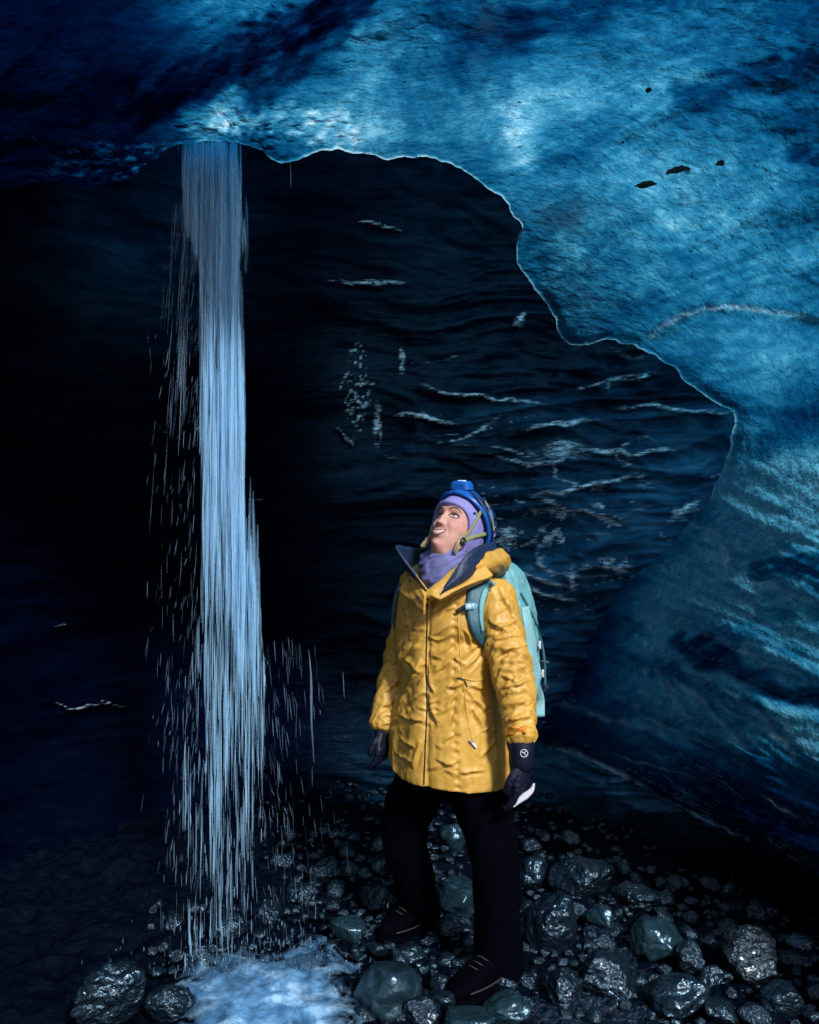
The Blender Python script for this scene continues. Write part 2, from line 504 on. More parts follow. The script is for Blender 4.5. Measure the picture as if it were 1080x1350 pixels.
# ------------------------------------------------------------------ camera, light, world
cam = bpy.data.cameras.new('camera'); co = bpy.data.objects.new('camera', cam); COL.objects.link(co)
co.location = (0, 0, CAMH); co.rotation_euler = (R(90), 0, 0)
cam.sensor_fit = 'VERTICAL'; cam.sensor_height = 36; cam.lens = 36 * F / 1350; cam.clip_end = 500; cam.clip_start = 0.05
SC.camera = co

SUN_EL, SUN_AZ = 38.0, 28.0      # elevation; degrees to the right of straight behind the camera
to_sun = Vector((math.sin(R(SUN_AZ)) * math.cos(R(SUN_EL)), -math.cos(R(SUN_AZ)) * math.cos(R(SUN_EL)), math.sin(R(SUN_EL))))
sl = bpy.data.lights.new('sun', 'SUN'); sl.energy = 3.5; sl.angle = R(8.0); sl.color = (0.84, 0.92, 1.0)
so = bpy.data.objects.new('sun', sl); COL.objects.link(so); so.rotation_euler = to_sun.to_track_quat('Z', 'Y').to_euler()
so.location = (2, -6, 8)
w = bpy.data.worlds.new('World'); SC.world = w; w.use_nodes = True
nt = w.node_tree; bg = nt.nodes.get('Background') or nt.nodes.new('ShaderNodeBackground')
sky = nt.nodes.new('ShaderNodeTexSky'); sky.sky_type = 'NISHITA'; sky.sun_disc = False
sky.sun_elevation = R(SUN_EL); sky.sun_rotation = math.atan2(to_sun.x, to_sun.y)
nt.links.new(sky.outputs[0], bg.inputs[0]); bg.inputs[1].default_value = 0.085

SC.view_settings.view_transform = 'Standard'; SC.view_settings.look = 'None'
SC.view_settings.exposure = 0.9; SC.view_settings.gamma = 1.0
SC.render.engine = 'CYCLES'
cy = SC.cycles
cy.use_denoising = True
try: cy.denoiser = 'OPENIMAGEDENOISE'
except Exception: pass
cy.max_bounces = 6; cy.diffuse_bounces = 3; cy.glossy_bounces = 3; cy.transmission_bounces = 4; cy.transparent_max_bounces = 72
cy.sample_clamp_indirect = 4.0; cy.caustics_reflective = False; cy.caustics_refractive = False

# ------------------------------------------------------------------ the cave
exec_order = []
lip_ctrl = [(-500, 330), (-200, 285), (-60, 262), (60, 240), (110, 246), (165, 236), (200, 212), (228, 190), (270, 186), (312, 188), (340, 197), (372, 213), (400, 207), (425, 197),
            (470, 201), (520, 208), (565, 206), (605, 222), (640, 243), (668, 268), (686, 298), (684, 322), (683, 348), (705, 378), (728, 410), (737, 440), (768, 454),
            (800, 446), (850, 462), (885, 482), (915, 512), (950, 534), (967, 548), (963, 585), (950, 625), (930, 668), (885, 715), (845, 752),
            (806, 800), (780, 850), (752, 905), (722, 950), (706, 978), (745, 992), (790, 1010), (850, 1040), (930, 1082), (1020, 1128), (1120, 1180), (1350, 1290)]
out_ctrl = [(-500, -35), (-250, -35), (-120, -34), (-40, -34), (10, -34), (60, -34), (95, -34), (120, -33), (160, -33), (200, -33), (225, -34), (260, -34), (295, -34), (330, -34),
            (385, -34), (450, -35), (520, -35), (590, -36), (660, -36), (730, -37), (800, -37), (850, -37), (905, -37), (965, -37), (1025, -37), (1085, -37), (1170, -37),
            (1260, -37), (1380, -34), (1450, 60), (1480, 180), (1500, 300), (1500, 380), (1500, 450), (1500, 520), (1480, 590), (1440, 660), (1380, 720),
            (1330, 780), (1290, 835), (1260, 890), (1240, 940), (1230, 985), (1225, 1010), (1220, 1040), (1220, 1075), (1225, 1110), (1235, 1150), (1260, 1200), (1390, 1280)]
NS = 1000
lo = smooth_curve(np.hstack([np.array(lip_ctrl, float), np.array(out_ctrl, float)]), NS)
lip, outer = lo[:, :2], lo[:, 2:]
# a little natural raggedness of the rim
arc = np.concatenate([[0], np.cumsum(np.linalg.norm(np.diff(lip, axis=0), axis=1))])
nrm = np.stack([np.gradient(lip[:, 1]), -np.gradient(lip[:, 0])], -1); nrm /= np.linalg.norm(nrm, axis=1)[:, None]
lip = lip + nrm * (fbm(arc / 26, arc * 0, oct=3, seed=5) * 4.0)[:, None]

front_ctrl = [(235, 188, 3.16), (430, 200, 3.24), (330, 150, 2.97), (540, 205, 3.40), (540, 150, 3.06), (0, 0, 2.50), (60, 240, 3.22), (-300, 280, 2.9), (540, 0, 2.50), (1080, 0, 2.45), (540, 100, 2.82), (250, 90, 2.80),
              (640, 245, 3.75), (690, 350, 4.10), (735, 440, 4.30), (850, 460, 4.22), (965, 545, 4.05), (963, 610, 4.05), (930, 670, 4.12), (850, 750, 4.34), (800, 805, 4.50),
              (755, 900, 4.56), (705, 980, 4.45), (860, 1045, 3.86), (1080, 1160, 3.20), (1080, 675, 3.35), (1080, 400, 3.12), (1080, 200, 2.82), (850, 250, 3.42),
              (900, 850, 3.95), (1000, 950, 3.55), (1300, 675, 2.6), (1300, 0, 2.2), (540, -90, 2.22), (0, -90, 2.22), (1080, -90, 2.2), (-300, 0, 2.35), (1500, 1000, 2.1), (1500, 1260, 2.1)]
back_ctrl = [(540, 600, 5.2), (540, 250, 5.0), (540, 1080, 4.9), (300, 600, 4.8), (300, 1100, 4.55), (0, 600, 4.0), (0, 1150, 4.0), (0, 1250, 3.7), (-300, 700, 3.0), (-300, 1200, 3.0),
             (800, 600, 5.05), (950, 600, 4.75), (800, 900, 4.85), (705, 985, 4.80), (705, 1085, 4.80), (900, 1160, 4.2), (1080, 1230, 3.62), (1080, 1170, 3.7), (1080, 800, 4.4),
             (1080, 300, 4.6), (540, -100, 4.5), (0, 0, 3.9), (850, 745, 4.5), (930, 670, 4.6), (1400, 1300, 2.7), (-700, 700, 2.0), (860, 1050, 4.3), (1080, 1000, 4.2), (-600, 1200, 2.0)]
fd, bd = tps(front_ctrl), tps(back_ctrl)

tt = np.linspace(0, 1, 260) ** 1.35
px = lip[:, None, 0] * (1 - tt) + outer[:, None, 0] * tt
py = lip[:, None, 1] * (1 - tt) + outer[:, None, 1] * tt
Y = fd(px, py)
rim = np.linalg.norm(np.stack([px - lip[:, None, 0], py - lip[:, None, 1]], -1), axis=-1)
# relief of the ice: scallops, flow bands, ripples round the water's mouth
wx, wy = px + 60 * noise(px / 160, py / 160, seed=3), py + 60 * noise(px / 160, py / 160, seed=4)
ua, ub = (wx * 0.93 - wy * 0.36), (wx * 0.36 + wy * 0.93)          # along / across the flow bands of the roof
rel = 0.045 * fbm(ua / 210, ub / 100, oct=3, seed=21)
rel += 0.007 * ridge(ua / 120, ub / 44, oct=2, seed=22, sharp=1.4) * sstep(30, 140, rim)
rel += 0.0035 * fbm(px / 17, py / 14, oct=3, seed=23)
fall_near = np.exp(-(((px - 360) / 130) ** 2 + ((py - 175) / 38) ** 2))
rel += 0.020 * fall_near * ridge(wx / 21, wy / 11, oct=2, seed=24)
fall_n2 = np.exp(-(((px - 150) / 90) ** 2 + ((py - 215) / 35) ** 2))
rel += 0.014 * fall_n2 * ridge(wx / 24, wy / 12, oct=2, seed=26)
# lower right wall: long diagonal folds running down to the right
fold_w = sstep(560, 760, py)
da, db = px * 0.90 + py * 0.43, -px * 0.43 + py * 0.90
dax = da + 40 * noise(da / 150, db / 60, seed=8)
rel += fold_w * (0.030 * ridge(dax / 300, db / 44, oct=3, seed=30, sharp=1.5) + 0.010 * ridge(dax / 110, db / 15, oct=2, seed=31, sharp=1.3))
# raised flutes seen in the photo
for pts, wdt, amp in [([(852, 447), (890, 420), (930, 405), (990, 407), (1060, 418), (1140, 440)], 8, 0.008),
                      ([(700, 655), (790, 700), (880, 640)], 6, 0.02),
                      ([(905, 690), (940, 700), (962, 730), (960, 762)], 7, 0.035),
                      ([(800, 905), (860, 950), (930, 965)], 8, 0.02),
                      ([(885, 845), (950, 880), (1020, 915), (1100, 945)], 9, 0.05),
                      ([(850, 800), (900, 815), (960, 850)], 7, 0.02),
                      ([(1000, 940), (1040, 985), (1060, 1000)], 6, 0.02),
                      ([(855, 870), (900, 930), (910, 950)], 5, 0.02),
                      ([(870, 880), (930, 925), (985, 985)], 5, 0.02)]:
    d, sd, ps = seg_dist(px, py, pts)
    rel += amp * np.exp(-(d / wdt) ** 2) * np.sin(np.pi * np.clip(ps, 0.02, 0.98)) ** 0.5
d, sd, ps = seg_dist(px, py, [(852, 447), (890, 420), (930, 405), (990, 407), (1060, 418), (1140, 440)])
rel += 0.05 * np.exp(-(d / 60) ** 2) * sstep(-8, 14, sd)
flute = np.exp(-(d / 4.0) ** 2) * np.sin(np.pi * np.clip(ps, 0, 1))          # the bulge under that flute
rel += 0.03 * np.exp(-(rim / 9) ** 2)                              # the rim stands proud
Yf = Y - rel * (0.35 + 0.65 * sstep(0, 25, rim)) * (0.75 + 0.25 * sstep(170, 420, py))
V = pix(px, py, Yf)
# the rim turns round and runs back into the dark: real thickness behind the edge
nb = 10
back_rows = []
inward = np.stack([np.gradient(lip[:, 1]), -np.gradient(lip[:, 0])], -1); inward /= np.linalg.norm(inward, axis=1)[:, None]
tow = np.stack([outer[:, 0] - lip[:, 0], outer[:, 1] - lip[:, 1]], -1); tow /= np.linalg.norm(tow, axis=1)[:, None]
inward *= np.sign((inward * tow).sum(1))[:, None]
for k, (dd, sh) in enumerate([(6.0, 70), (1.2, 46), (0.75, 32), (0.40, 19), (0.24, 11), (0.13, 6), (0.065, 2.8), (0.03, 0.9), (0.012, 0.0), (0.004, -0.4)]):
    q = lip + (tow if sh > 4 else inward) * sh
    Yb = np.minimum(Yf[:, 0] + dd, np.maximum(bd(q[:, 0], q[:, 1]) + 0.05, Yf[:, 0] + 0.02 * dd))
    back_rows.append(pix(q[:, 0], q[:, 1], Yb))
Vall = np.concatenate([np.stack(back_rows, 1), V], 1)
nc = Vall.shape[1]
me = new_mesh('ice_ceiling', Vall.reshape(-1, 3), grid_faces(NS, nc)[:, ::-1].copy())


def blob(x, y, rx, ry, ang=0):
    a = R(ang); dx, dy = px - x, py - y
    u, v_ = dx * math.cos(a) + dy * math.sin(a), -dx * math.sin(a) + dy * math.cos(a)
    return np.exp(-((u / rx) ** 2 + (v_ / ry) ** 2))


# metres of ice above / behind each spot (thin = bright and pale, thick = deep blue, then black); also carries painted glints
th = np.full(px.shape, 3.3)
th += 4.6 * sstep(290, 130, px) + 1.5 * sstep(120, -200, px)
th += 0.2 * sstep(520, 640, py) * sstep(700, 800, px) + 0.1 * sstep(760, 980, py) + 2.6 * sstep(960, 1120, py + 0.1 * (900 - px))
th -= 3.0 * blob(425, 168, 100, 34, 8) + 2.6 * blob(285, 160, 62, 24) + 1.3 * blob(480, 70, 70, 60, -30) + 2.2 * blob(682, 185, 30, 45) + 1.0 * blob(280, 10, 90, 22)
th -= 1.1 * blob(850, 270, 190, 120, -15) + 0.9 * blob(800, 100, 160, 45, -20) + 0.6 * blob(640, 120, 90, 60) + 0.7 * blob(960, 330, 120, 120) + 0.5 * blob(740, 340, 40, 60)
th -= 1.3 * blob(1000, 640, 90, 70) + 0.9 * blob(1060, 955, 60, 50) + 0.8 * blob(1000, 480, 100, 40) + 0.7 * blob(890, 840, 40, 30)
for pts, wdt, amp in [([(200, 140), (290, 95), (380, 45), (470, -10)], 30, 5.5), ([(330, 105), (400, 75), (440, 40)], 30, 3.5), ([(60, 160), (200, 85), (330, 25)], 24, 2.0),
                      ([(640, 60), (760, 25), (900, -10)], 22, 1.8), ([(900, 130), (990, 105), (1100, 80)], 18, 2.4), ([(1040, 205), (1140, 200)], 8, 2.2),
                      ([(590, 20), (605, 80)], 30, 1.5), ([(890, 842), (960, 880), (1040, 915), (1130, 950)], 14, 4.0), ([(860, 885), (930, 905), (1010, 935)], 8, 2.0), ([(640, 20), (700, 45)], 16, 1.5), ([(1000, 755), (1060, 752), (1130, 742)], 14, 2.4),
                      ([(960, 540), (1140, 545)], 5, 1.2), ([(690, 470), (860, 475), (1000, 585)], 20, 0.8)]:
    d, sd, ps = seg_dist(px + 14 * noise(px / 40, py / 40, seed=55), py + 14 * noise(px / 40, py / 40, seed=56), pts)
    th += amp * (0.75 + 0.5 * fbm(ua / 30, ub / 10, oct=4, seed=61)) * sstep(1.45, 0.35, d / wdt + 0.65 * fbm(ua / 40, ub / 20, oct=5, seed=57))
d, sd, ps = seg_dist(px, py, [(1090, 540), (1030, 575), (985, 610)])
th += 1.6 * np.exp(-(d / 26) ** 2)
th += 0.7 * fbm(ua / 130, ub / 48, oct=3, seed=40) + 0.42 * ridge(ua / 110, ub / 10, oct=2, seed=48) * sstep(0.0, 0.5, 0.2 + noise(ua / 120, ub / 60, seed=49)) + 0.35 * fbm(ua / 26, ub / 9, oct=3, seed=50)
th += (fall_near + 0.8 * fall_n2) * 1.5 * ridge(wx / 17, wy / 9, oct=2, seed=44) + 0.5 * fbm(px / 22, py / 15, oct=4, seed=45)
th -= 3.6 * sstep(0.25, 0.7, fall_n2 * (0.55 + 1.1 * fbm(px / 14, py / 8, oct=3, seed=46)))  # small glints of the left ledge put in as thin spots
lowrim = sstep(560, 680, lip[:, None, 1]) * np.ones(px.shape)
th -= 2.2 * np.exp(-(rim / 2.6) ** 2) * sstep(200, 420, px) * (1 - lowrim) + 1.6 * flute  # thin rim; the flute's bright highlight put in as thinner ice
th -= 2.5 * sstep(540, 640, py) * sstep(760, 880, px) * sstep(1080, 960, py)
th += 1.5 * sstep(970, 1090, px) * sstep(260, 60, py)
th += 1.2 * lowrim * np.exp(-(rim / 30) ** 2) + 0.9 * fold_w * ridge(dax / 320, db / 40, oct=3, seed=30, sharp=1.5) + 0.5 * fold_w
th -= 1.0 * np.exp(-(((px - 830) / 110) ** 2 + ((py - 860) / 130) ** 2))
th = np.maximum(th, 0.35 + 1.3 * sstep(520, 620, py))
edge_shine = np.zeros(px.shape)  # sunlit ledge and flute highlights, painted as pale lines
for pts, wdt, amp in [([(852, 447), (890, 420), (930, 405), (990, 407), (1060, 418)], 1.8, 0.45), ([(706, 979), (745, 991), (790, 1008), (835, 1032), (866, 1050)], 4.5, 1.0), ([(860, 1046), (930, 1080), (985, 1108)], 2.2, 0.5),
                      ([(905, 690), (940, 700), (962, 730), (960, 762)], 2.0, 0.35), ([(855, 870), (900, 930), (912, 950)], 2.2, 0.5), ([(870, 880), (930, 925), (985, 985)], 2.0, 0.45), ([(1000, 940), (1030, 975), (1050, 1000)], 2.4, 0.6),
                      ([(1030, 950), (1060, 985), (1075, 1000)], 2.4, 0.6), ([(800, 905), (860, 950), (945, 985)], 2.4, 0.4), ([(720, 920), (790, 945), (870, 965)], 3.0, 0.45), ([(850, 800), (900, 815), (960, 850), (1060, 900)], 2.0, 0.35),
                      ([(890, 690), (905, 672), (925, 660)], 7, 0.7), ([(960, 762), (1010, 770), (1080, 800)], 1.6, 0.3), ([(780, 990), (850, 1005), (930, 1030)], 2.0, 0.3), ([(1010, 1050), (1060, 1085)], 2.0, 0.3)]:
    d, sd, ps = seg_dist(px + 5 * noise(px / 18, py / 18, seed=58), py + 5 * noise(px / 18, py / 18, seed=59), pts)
    edge_shine = np.maximum(edge_shine, amp * np.exp(-(d / wdt) ** 2) * np.sin(np.pi * np.clip(ps, 0.04, 0.96)) ** 0.6 * np.clip(0.75 + 0.9 * fbm(px / 16, py / 12, oct=3, seed=60), 0, 1.1))
silt = 0.55 * blob(745, 285, 50, 26, -8) + 0.4 * blob(770, 390, 40, 45) + 0.5 * blob(940, 905, 60, 26, 25) + 0.3 * blob(640, 40, 25, 45)
silt = np.clip(silt * (0.6 + 0.8 * fbm(px / 30, py / 25, oct=3, seed=42)), 0, 0.8)
for nm, arr, edge in (('ice_depth', th, None), ('silt', silt, None), ('edge_shine', edge_shine, None)):
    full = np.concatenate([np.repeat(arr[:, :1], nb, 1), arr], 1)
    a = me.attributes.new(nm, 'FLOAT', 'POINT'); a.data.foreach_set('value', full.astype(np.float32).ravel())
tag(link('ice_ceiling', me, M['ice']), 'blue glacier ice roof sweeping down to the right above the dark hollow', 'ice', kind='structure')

# ---- the dark hollow behind
xs = np.concatenate([np.linspace(-700, -20, 50)[:-1], np.linspace(-20, 1100, 340), np.linspace(1100, 1500, 30)[1:]])
ys = np.concatenate([np.linspace(-160, 150, 40)[:-1], np.linspace(150, 1260, 400), np.linspace(1260, 1420, 20)[1:]])
px, py = np.meshgrid(xs, ys)
Y = bd(px, py)
wx, wy = px + 70 * noise(px / 220, py / 120, seed=63), py + 34 * noise(px / 170, py / 90, seed=64)
rt = sstep(380, 720, px)                    # rippled, clearer ice to the right
rel = 0.10 * fbm(wx / 260, wy / 150, oct=3, seed=65)
rel += (0.012 + 0.050 * rt * sstep(330, 520, py)) * ridge(wx / 210, wy / 36, oct=3, seed=66, sharp=1.6)
rel += (0.004 + 0.016 * rt) * ridge(wx / 70, wy / 15, oct=2, seed=67, sharp=1.4)
rel += 0.02 * rt * fbm(px / 45, py / 38, oct=3, seed=68)
glint_grit = np.zeros(px.shape)  # painted glints along the ridges; the diamond patch is bright grit
for pts, wdt, amp in [([(690, 652), (740, 650), (800, 635), (858, 622)], 6, 0.06), ([(690, 652), (740, 668), (800, 682), (845, 684)], 4, 0.04), ([(555, 508), (610, 520), (680, 530), (720, 532)], 5, 0.05),
                      ([(690, 566), (720, 560), (790, 556)], 6, 0.05), ([(805, 535), (965, 543)], 5, 0.05), ([(520, 550), (560, 548), (605, 562)], 7, 0.05), ([(880, 690), (905, 672), (925, 662)], 12, 0.07),
                      ([(680, 430), (690, 420), (690, 412)], 7, 0.05), ([(470, 290), (535, 305)], 5, 0.03), ([(430, 370), (540, 375)], 6, 0.03), ([(790, 735), (800, 750), (830, 752)], 8, 0.05),
                      ([(750, 755), (758, 780)], 8, 0.05), ([(650, 745), (700, 760), (750, 775)], 6, 0.05), ([(655, 710), (680, 705)], 8, 0.05), ([(835, 500), (860, 490)], 6, 0.04),
                      ([(640, 600), (700, 610), (760, 606)], 6, 0.03), ([(760, 590), (830, 600), (900, 592)], 6, 0.04), ([(440, 560), (470, 590)], 4, 0.03), ([(660, 760), (720, 785), (770, 790)], 6, 0.04),
                      ([(55, 925), (100, 932), (150, 930)], 5, 0.04), ([(120, 922), (175, 935)], 4, 0.03), ([(205, 558), (228, 578)], 5, 0.03), ([(320, 655), (355, 658)], 5, 0.04), ([(70, 825), (95, 828)], 5, 0.03)]:
    d, sd, ps = seg_dist(px + 5 * noise(px / 25, py / 25, seed=71), py + 5 * noise(px / 25, py / 25, seed=72), pts)
    sh_ = np.sin(np.pi * np.clip(ps, 0.03, 0.97)) ** 0.6
    rel += amp * np.exp(-(d / wdt) ** 2) * sh_
    glint_grit = np.maximum(glint_grit, np.exp(-(d / (wdt * 0.42)) ** 2) * sh_ * (min(1.0, amp / 0.045) if pts[0][0] > 400 else 0.28))
rel *= sstep(1300, 1180, py) * 0.8 + 0.2
zone = rt * sstep(400, 560, py) * sstep(1080, 900, py)
for sx_, sy_, sd_, wd_, md_ in ((230, 46, 90, 0.030, 0.9), (150, 30, 94, 0.030, 0.55), (90, 44, 97, 0.025, 0.5)):
    n_ = noise(wx / sx_, wy / sy_, seed=sd_)
    ln_ = np.exp(-(n_ / wd_) ** 2) * sstep(0.02, 0.55, noise(wx / 120, wy / 50, seed=sd_ + 2) + 0.12)
    glint_grit = np.maximum(glint_grit, ln_ * md_ * zone); rel += 0.014 * ln_ * zone
patch = np.exp(-((np.abs(px - 772) / 95) ** 2 + (np.abs(py - 700) / 90) ** 2))
glint_grit = np.maximum(glint_grit, np.clip((fbm(wx / 30, wy / 16, oct=3, seed=99) - 0.30) * 2.2, 0, 0.8) * patch)
dia = sstep(1.0, 0.55, np.abs(px - 471) / 30 + np.abs(py - 510) / 95)
glint_grit = np.maximum(glint_grit, dia * np.clip((noise(px / 4.5, py / 4.5, seed=101) - 0.05) * 2.2, 0, 0.8))
for cx_, cy_, rx_, ry_ in ((498, 560, 5, 26), (530, 470, 4, 22), (812, 745, 20, 10), (757, 760, 8, 14), (683, 425, 7, 9), (905, 675, 16, 9), (668, 700, 14, 6), (672, 714, 12, 6)):
    glint_grit = np.maximum(glint_grit, np.exp(-(((px - cx_) / rx_) ** 2 + ((py - cy_) / ry_) ** 2)) * np.clip(0.6 + 1.2 * fbm(px / 9, py / 7, oct=2, seed=103), 0, 1))
V = pix(px, py, Y - rel)
me = new_mesh('cave_wall', V.reshape(-1, 3), grid_faces(*px.shape)[:, ::-1].copy())
clear = 0.85 * sstep(560, 960, px + 0.4 * (py - 600)) * sstep(430, 760, py) * sstep(1150, 950, py) + 0.10 * sstep(350, 600, px) * sstep(1000, 400, py) + 0.34 * zone * np.clip(0.35 + 1.3 * fbm(wx / 260, wy / 26, oct=4, seed=105), 0, 1.5) + 0.5 * np.exp(-(((px - 800) / 130) ** 2 + ((py - 840) / 150) ** 2))  # clearer ice; the zone term paints in blue reflection streaks
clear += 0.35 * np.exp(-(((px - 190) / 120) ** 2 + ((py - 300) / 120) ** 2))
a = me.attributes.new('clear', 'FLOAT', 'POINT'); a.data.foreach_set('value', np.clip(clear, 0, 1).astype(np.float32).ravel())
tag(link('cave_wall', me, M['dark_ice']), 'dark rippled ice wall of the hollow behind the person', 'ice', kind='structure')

a = me.attributes.new('glint_grit', 'FLOAT', 'POINT'); a.data.foreach_set('value', np.clip(glint_grit, 0, 1).astype(np.float32).ravel())
wet = 0.015 + 0.36 * sstep(360, 640, px) * sstep(200, 480, py) * sstep(1150, 1020, py) + 0.35 * np.exp(-(((px - 470) / 50) ** 2 + ((py - 520) / 90) ** 2))
a = me.attributes.new('wet', 'FLOAT', 'POINT'); a.data.foreach_set('value', np.clip(wet, 0, 1).astype(np.float32).ravel())

# ---- ground
gx = np.concatenate([-np.geomspace(40, 2.5, 16)[:-1], np.linspace(-2.5, 2.5, 240), np.geomspace(2.5, 40, 16)[1:]])
gy = np.concatenate([np.linspace(-40, 2.2, 20)[:-1], np.linspace(2.2, 5.4, 180), np.geomspace(5.4, 40, 10)[1:]])
X, Yg = np.meshgrid(gx, gy)
Z = 0.030 * fbm(X * 3.1, Yg * 3.1, oct=4, seed=80) + 0.022 * ridge(X * 9, Yg * 9, oct=2, seed=81) - 0.03
near = sstep(6, 4, Yg) * sstep(1.5, 2.2, Yg) * sstep(3, 2.4, np.abs(X))
Z = Z * near - 0.06 * (1 - near) + 0.18 * sstep(3.6, 4.9, Yg - 0.15 * X) * near
me = new_mesh('ground', np.stack([X, Yg, Z], -1).reshape(-1, 3), grid_faces(*X.shape))
tag(link('ground', me, M['gravel']), 'wet black gravel floor of the ice cave', 'ground', kind='structure')


def gz(x, y):
    return float(0.18 * sstep(3.6, 4.9, y - 0.15 * x)) - 0.03


# ---- rocks
def ico(sub):
    import bmesh
    bm = bmesh.new(); bmesh.ops.create_icosphere(bm, subdivisions=sub, radius=1)
    V = np.array([v.co[:] for v in bm.verts]); Fc = np.array([[v.index for v in f.verts] for f in bm.faces]); bm.free()
    return V, Fc


ICO = {k: ico(k) for k in (1, 2, 3, 4, 5)}


def rock_mesh(name, seed, sub=4, rough=0.12, cuts=7, bumpy=0.0):
    rs = np.random.RandomState(seed); V, Fc = ICO[sub]; V = V.copy()
    V = V * (1 + 0.28 * fbm(V[:, 0] * 0.9, V[:, 1] * 0.9, V[:, 2] * 0.9, oct=2, seed=seed))[:, None]
    for k in range(cuts):
        n = rs.normal(size=3); n /= np.linalg.norm(n); d = rs.uniform(0.55, 0.92)
        ex = np.maximum(0, V @ n - d); V -= n * (ex * 0.82)[:, None]
    V = V * (1 + rough * 0.6 * fbm(V[:, 0] * 3, V[:, 1] * 3, V[:, 2] * 3, oct=4, seed=seed + 3))[:, None]
    if bumpy:
        V = V * (1 + bumpy * ridge(V[:, 0] * 6, V[:, 1] * 6, V[:, 2] * 6, oct=3, seed=seed + 5))[:, None]
    mx = np.abs(V).max(0)
    return new_mesh(name, V / mx, Fc)


# px, py (centre), width, height, material, roughness, label
BIG = [
    (133, 1318, 118, 100, 'rock_rough', 0.16, 'large lumpy speckled boulder in the bottom left corner'),
    (222, 1330, 66, 68, 'rock_rough', 0.14, 'glinting stone between the corner boulder and the foaming pool'),
    (456, 1228, 52, 44, 'rock_smooth', 0.05, 'small round smooth cobble at the far edge of the foam'),
    (510, 1306, 98, 92, 'rock_smooth', 0.06, 'big smooth dark boulder right of the foaming pool'),
    (497, 1188, 56, 46, 'rock_rough', 0.12, 'bright glossy stone behind the left boot'),
    (606, 1186, 62, 66, 'rock_smooth', 0.09, 'pale flat-topped wet stone between the two legs'),
    (704, 1152, 58, 54, 'rock', 0.12, 'rounded grey stone right of the knee with a glossy face'),
    (770, 1163, 92, 58, 'rock_rough', 0.12, 'wide dark glossy stone at the foot of the ice ledge'),
    (730, 1226, 88, 92, 'rock_rough', 0.13, 'big speckled boulder beside the right boot, bright on its left face'),
    (871, 1245, 76, 68, 'rock_smooth', 0.06, 'smooth teal grey boulder with one bright streak down its side'),
    (806, 1290, 92, 70, 'rock_rough', 0.13, 'flat speckled boulder in the middle of the stream'),
    (599, 1103, 44, 46, 'rock_smooth', 0.07, 'dim round stone far back between the legs'),
    (616, 1352, 78, 40, 'rock_smooth', 0.05, 'smooth cobble cut by the bottom edge below the boot'),
    (668, 1338, 74, 48, 'rock_smooth', 0.06, 'dark smooth stone under the right boot'),
    (903, 1318, 100, 66, 'rock', 0.10, 'long black boulder with a bright wet rim'),
    (1000, 1264, 92, 84, 'rock_brown', 0.12, 'brownish rough boulder near the right edge'),
    (1062, 1243, 46, 26, 'rock_smooth', 0.06, 'flat teal stone at the right edge'),
    (796, 1212, 44, 40, 'rock_smooth', 0.08, 'dark stone tucked behind the speckled boulders'),
    (742, 1304, 66, 66, 'rock_rough', 0.16, 'low rough stone awash left of the stream boulder'),
    (1040, 1322, 70, 50, 'rock', 0.12, 'black stone in the bottom right corner'),
    (955, 1336, 58, 40, 'rock', 0.12, 'black stone at the bottom edge beside the long boulder'),
    (558, 1338, 52, 44, 'rock_rough', 0.12, 'small dark stone wedged right of the smooth boulder'),
    (541, 1262, 56, 40, 'rock', 0.10, 'low dark stone in front of the left boot'),
    (943, 1290, 44, 36, 'rock', 0.12, 'flat grey stone behind the long black boulder'),
    (912, 1268, 42, 56, 'rock_rough', 0.14, 'upright glinting stone right of the smooth teal boulder'),
    (300, 1228, 50, 44, 'rock_rough', 0.14, 'wet stone under the falling water with thin streaks of light'),
    (258, 1262, 44, 40, 'rock_rough', 0.14, 'dark wet stone left of where the water lands'),
    (936, 1170, 34, 30, 'rock', 0.10, 'small grey stone furthest left of those under the ice wall'),
    (962, 1176, 30, 22, 'rock_smooth', 0.08, 'small flat pale stone under the ice wall'),
    (893, 1168, 36, 30, 'rock_rough', 0.12, 'glinting pebble heaped against the ice wall'),
    (850, 1185, 70, 36, 'rock_rough', 0.12, 'low dark slab below the ice ledge'),
    (395, 1180, 50, 34, 'rock_rough', 0.14, 'wet glinting stone on the dark bank behind the pool'),
    (430, 1150, 52, 40, 'rock_rough', 0.14, 'dark glinting stone high on the bank left of the person'),
    (352, 1205, 48, 36, 'rock_rough', 0.14, 'stone at the right edge of the falling water'),
    (1010, 1205, 50, 34, 'rock', 0.12, 'dim stone under the ice wall near the right edge'),
]
placed = []


def place_rock(o, cx, cy, wpx, hpx, sink=0.35, rs=None):
    z0 = 0
    base = cy + hpx * 0.36
    Yb = ground_Y(base, 0.0)
    for _ in range(3):
        x = (cx - 540) / F * Yb; Yb = ground_Y(base, gz(x, Yb) + 0.02)
    Yc = Yb + 0.0
    s = Yc / F
    a, c = wpx * s / 2, hpx * s * 0.5
    b = (a + c) * 0.5
    x = (cx - 540) / F * Yc
    o.location = (x, Yc + b * 0.6, CAMH - (cy - 675) / F * (Yc + b * 0.4) )
    o.scale = (a, b, c * 0.95)
    placed.append((cx, cy, max(wpx, hpx) * 0.5))


for i, (cx, cy, wp, hp, mt, rg, lab) in enumerate(BIG):
    me = rock_mesh('boulder', 100 + i * 7, 5 if wp > 60 else 4, rg, 7, 0.012 if mt == 'rock_rough' else 0.0)
    o = link('boulder' if wp > 60 else 'stone', me, M[mt]); place_rock(o, cx, cy, wp, hp)
    o.rotation_euler = (RNG.uniform(-.15, .15), RNG.uniform(-.2, .2), RNG.uniform(-.25, .25))
    tag(o, lab, 'rock', 'wet boulders on the cave floor')

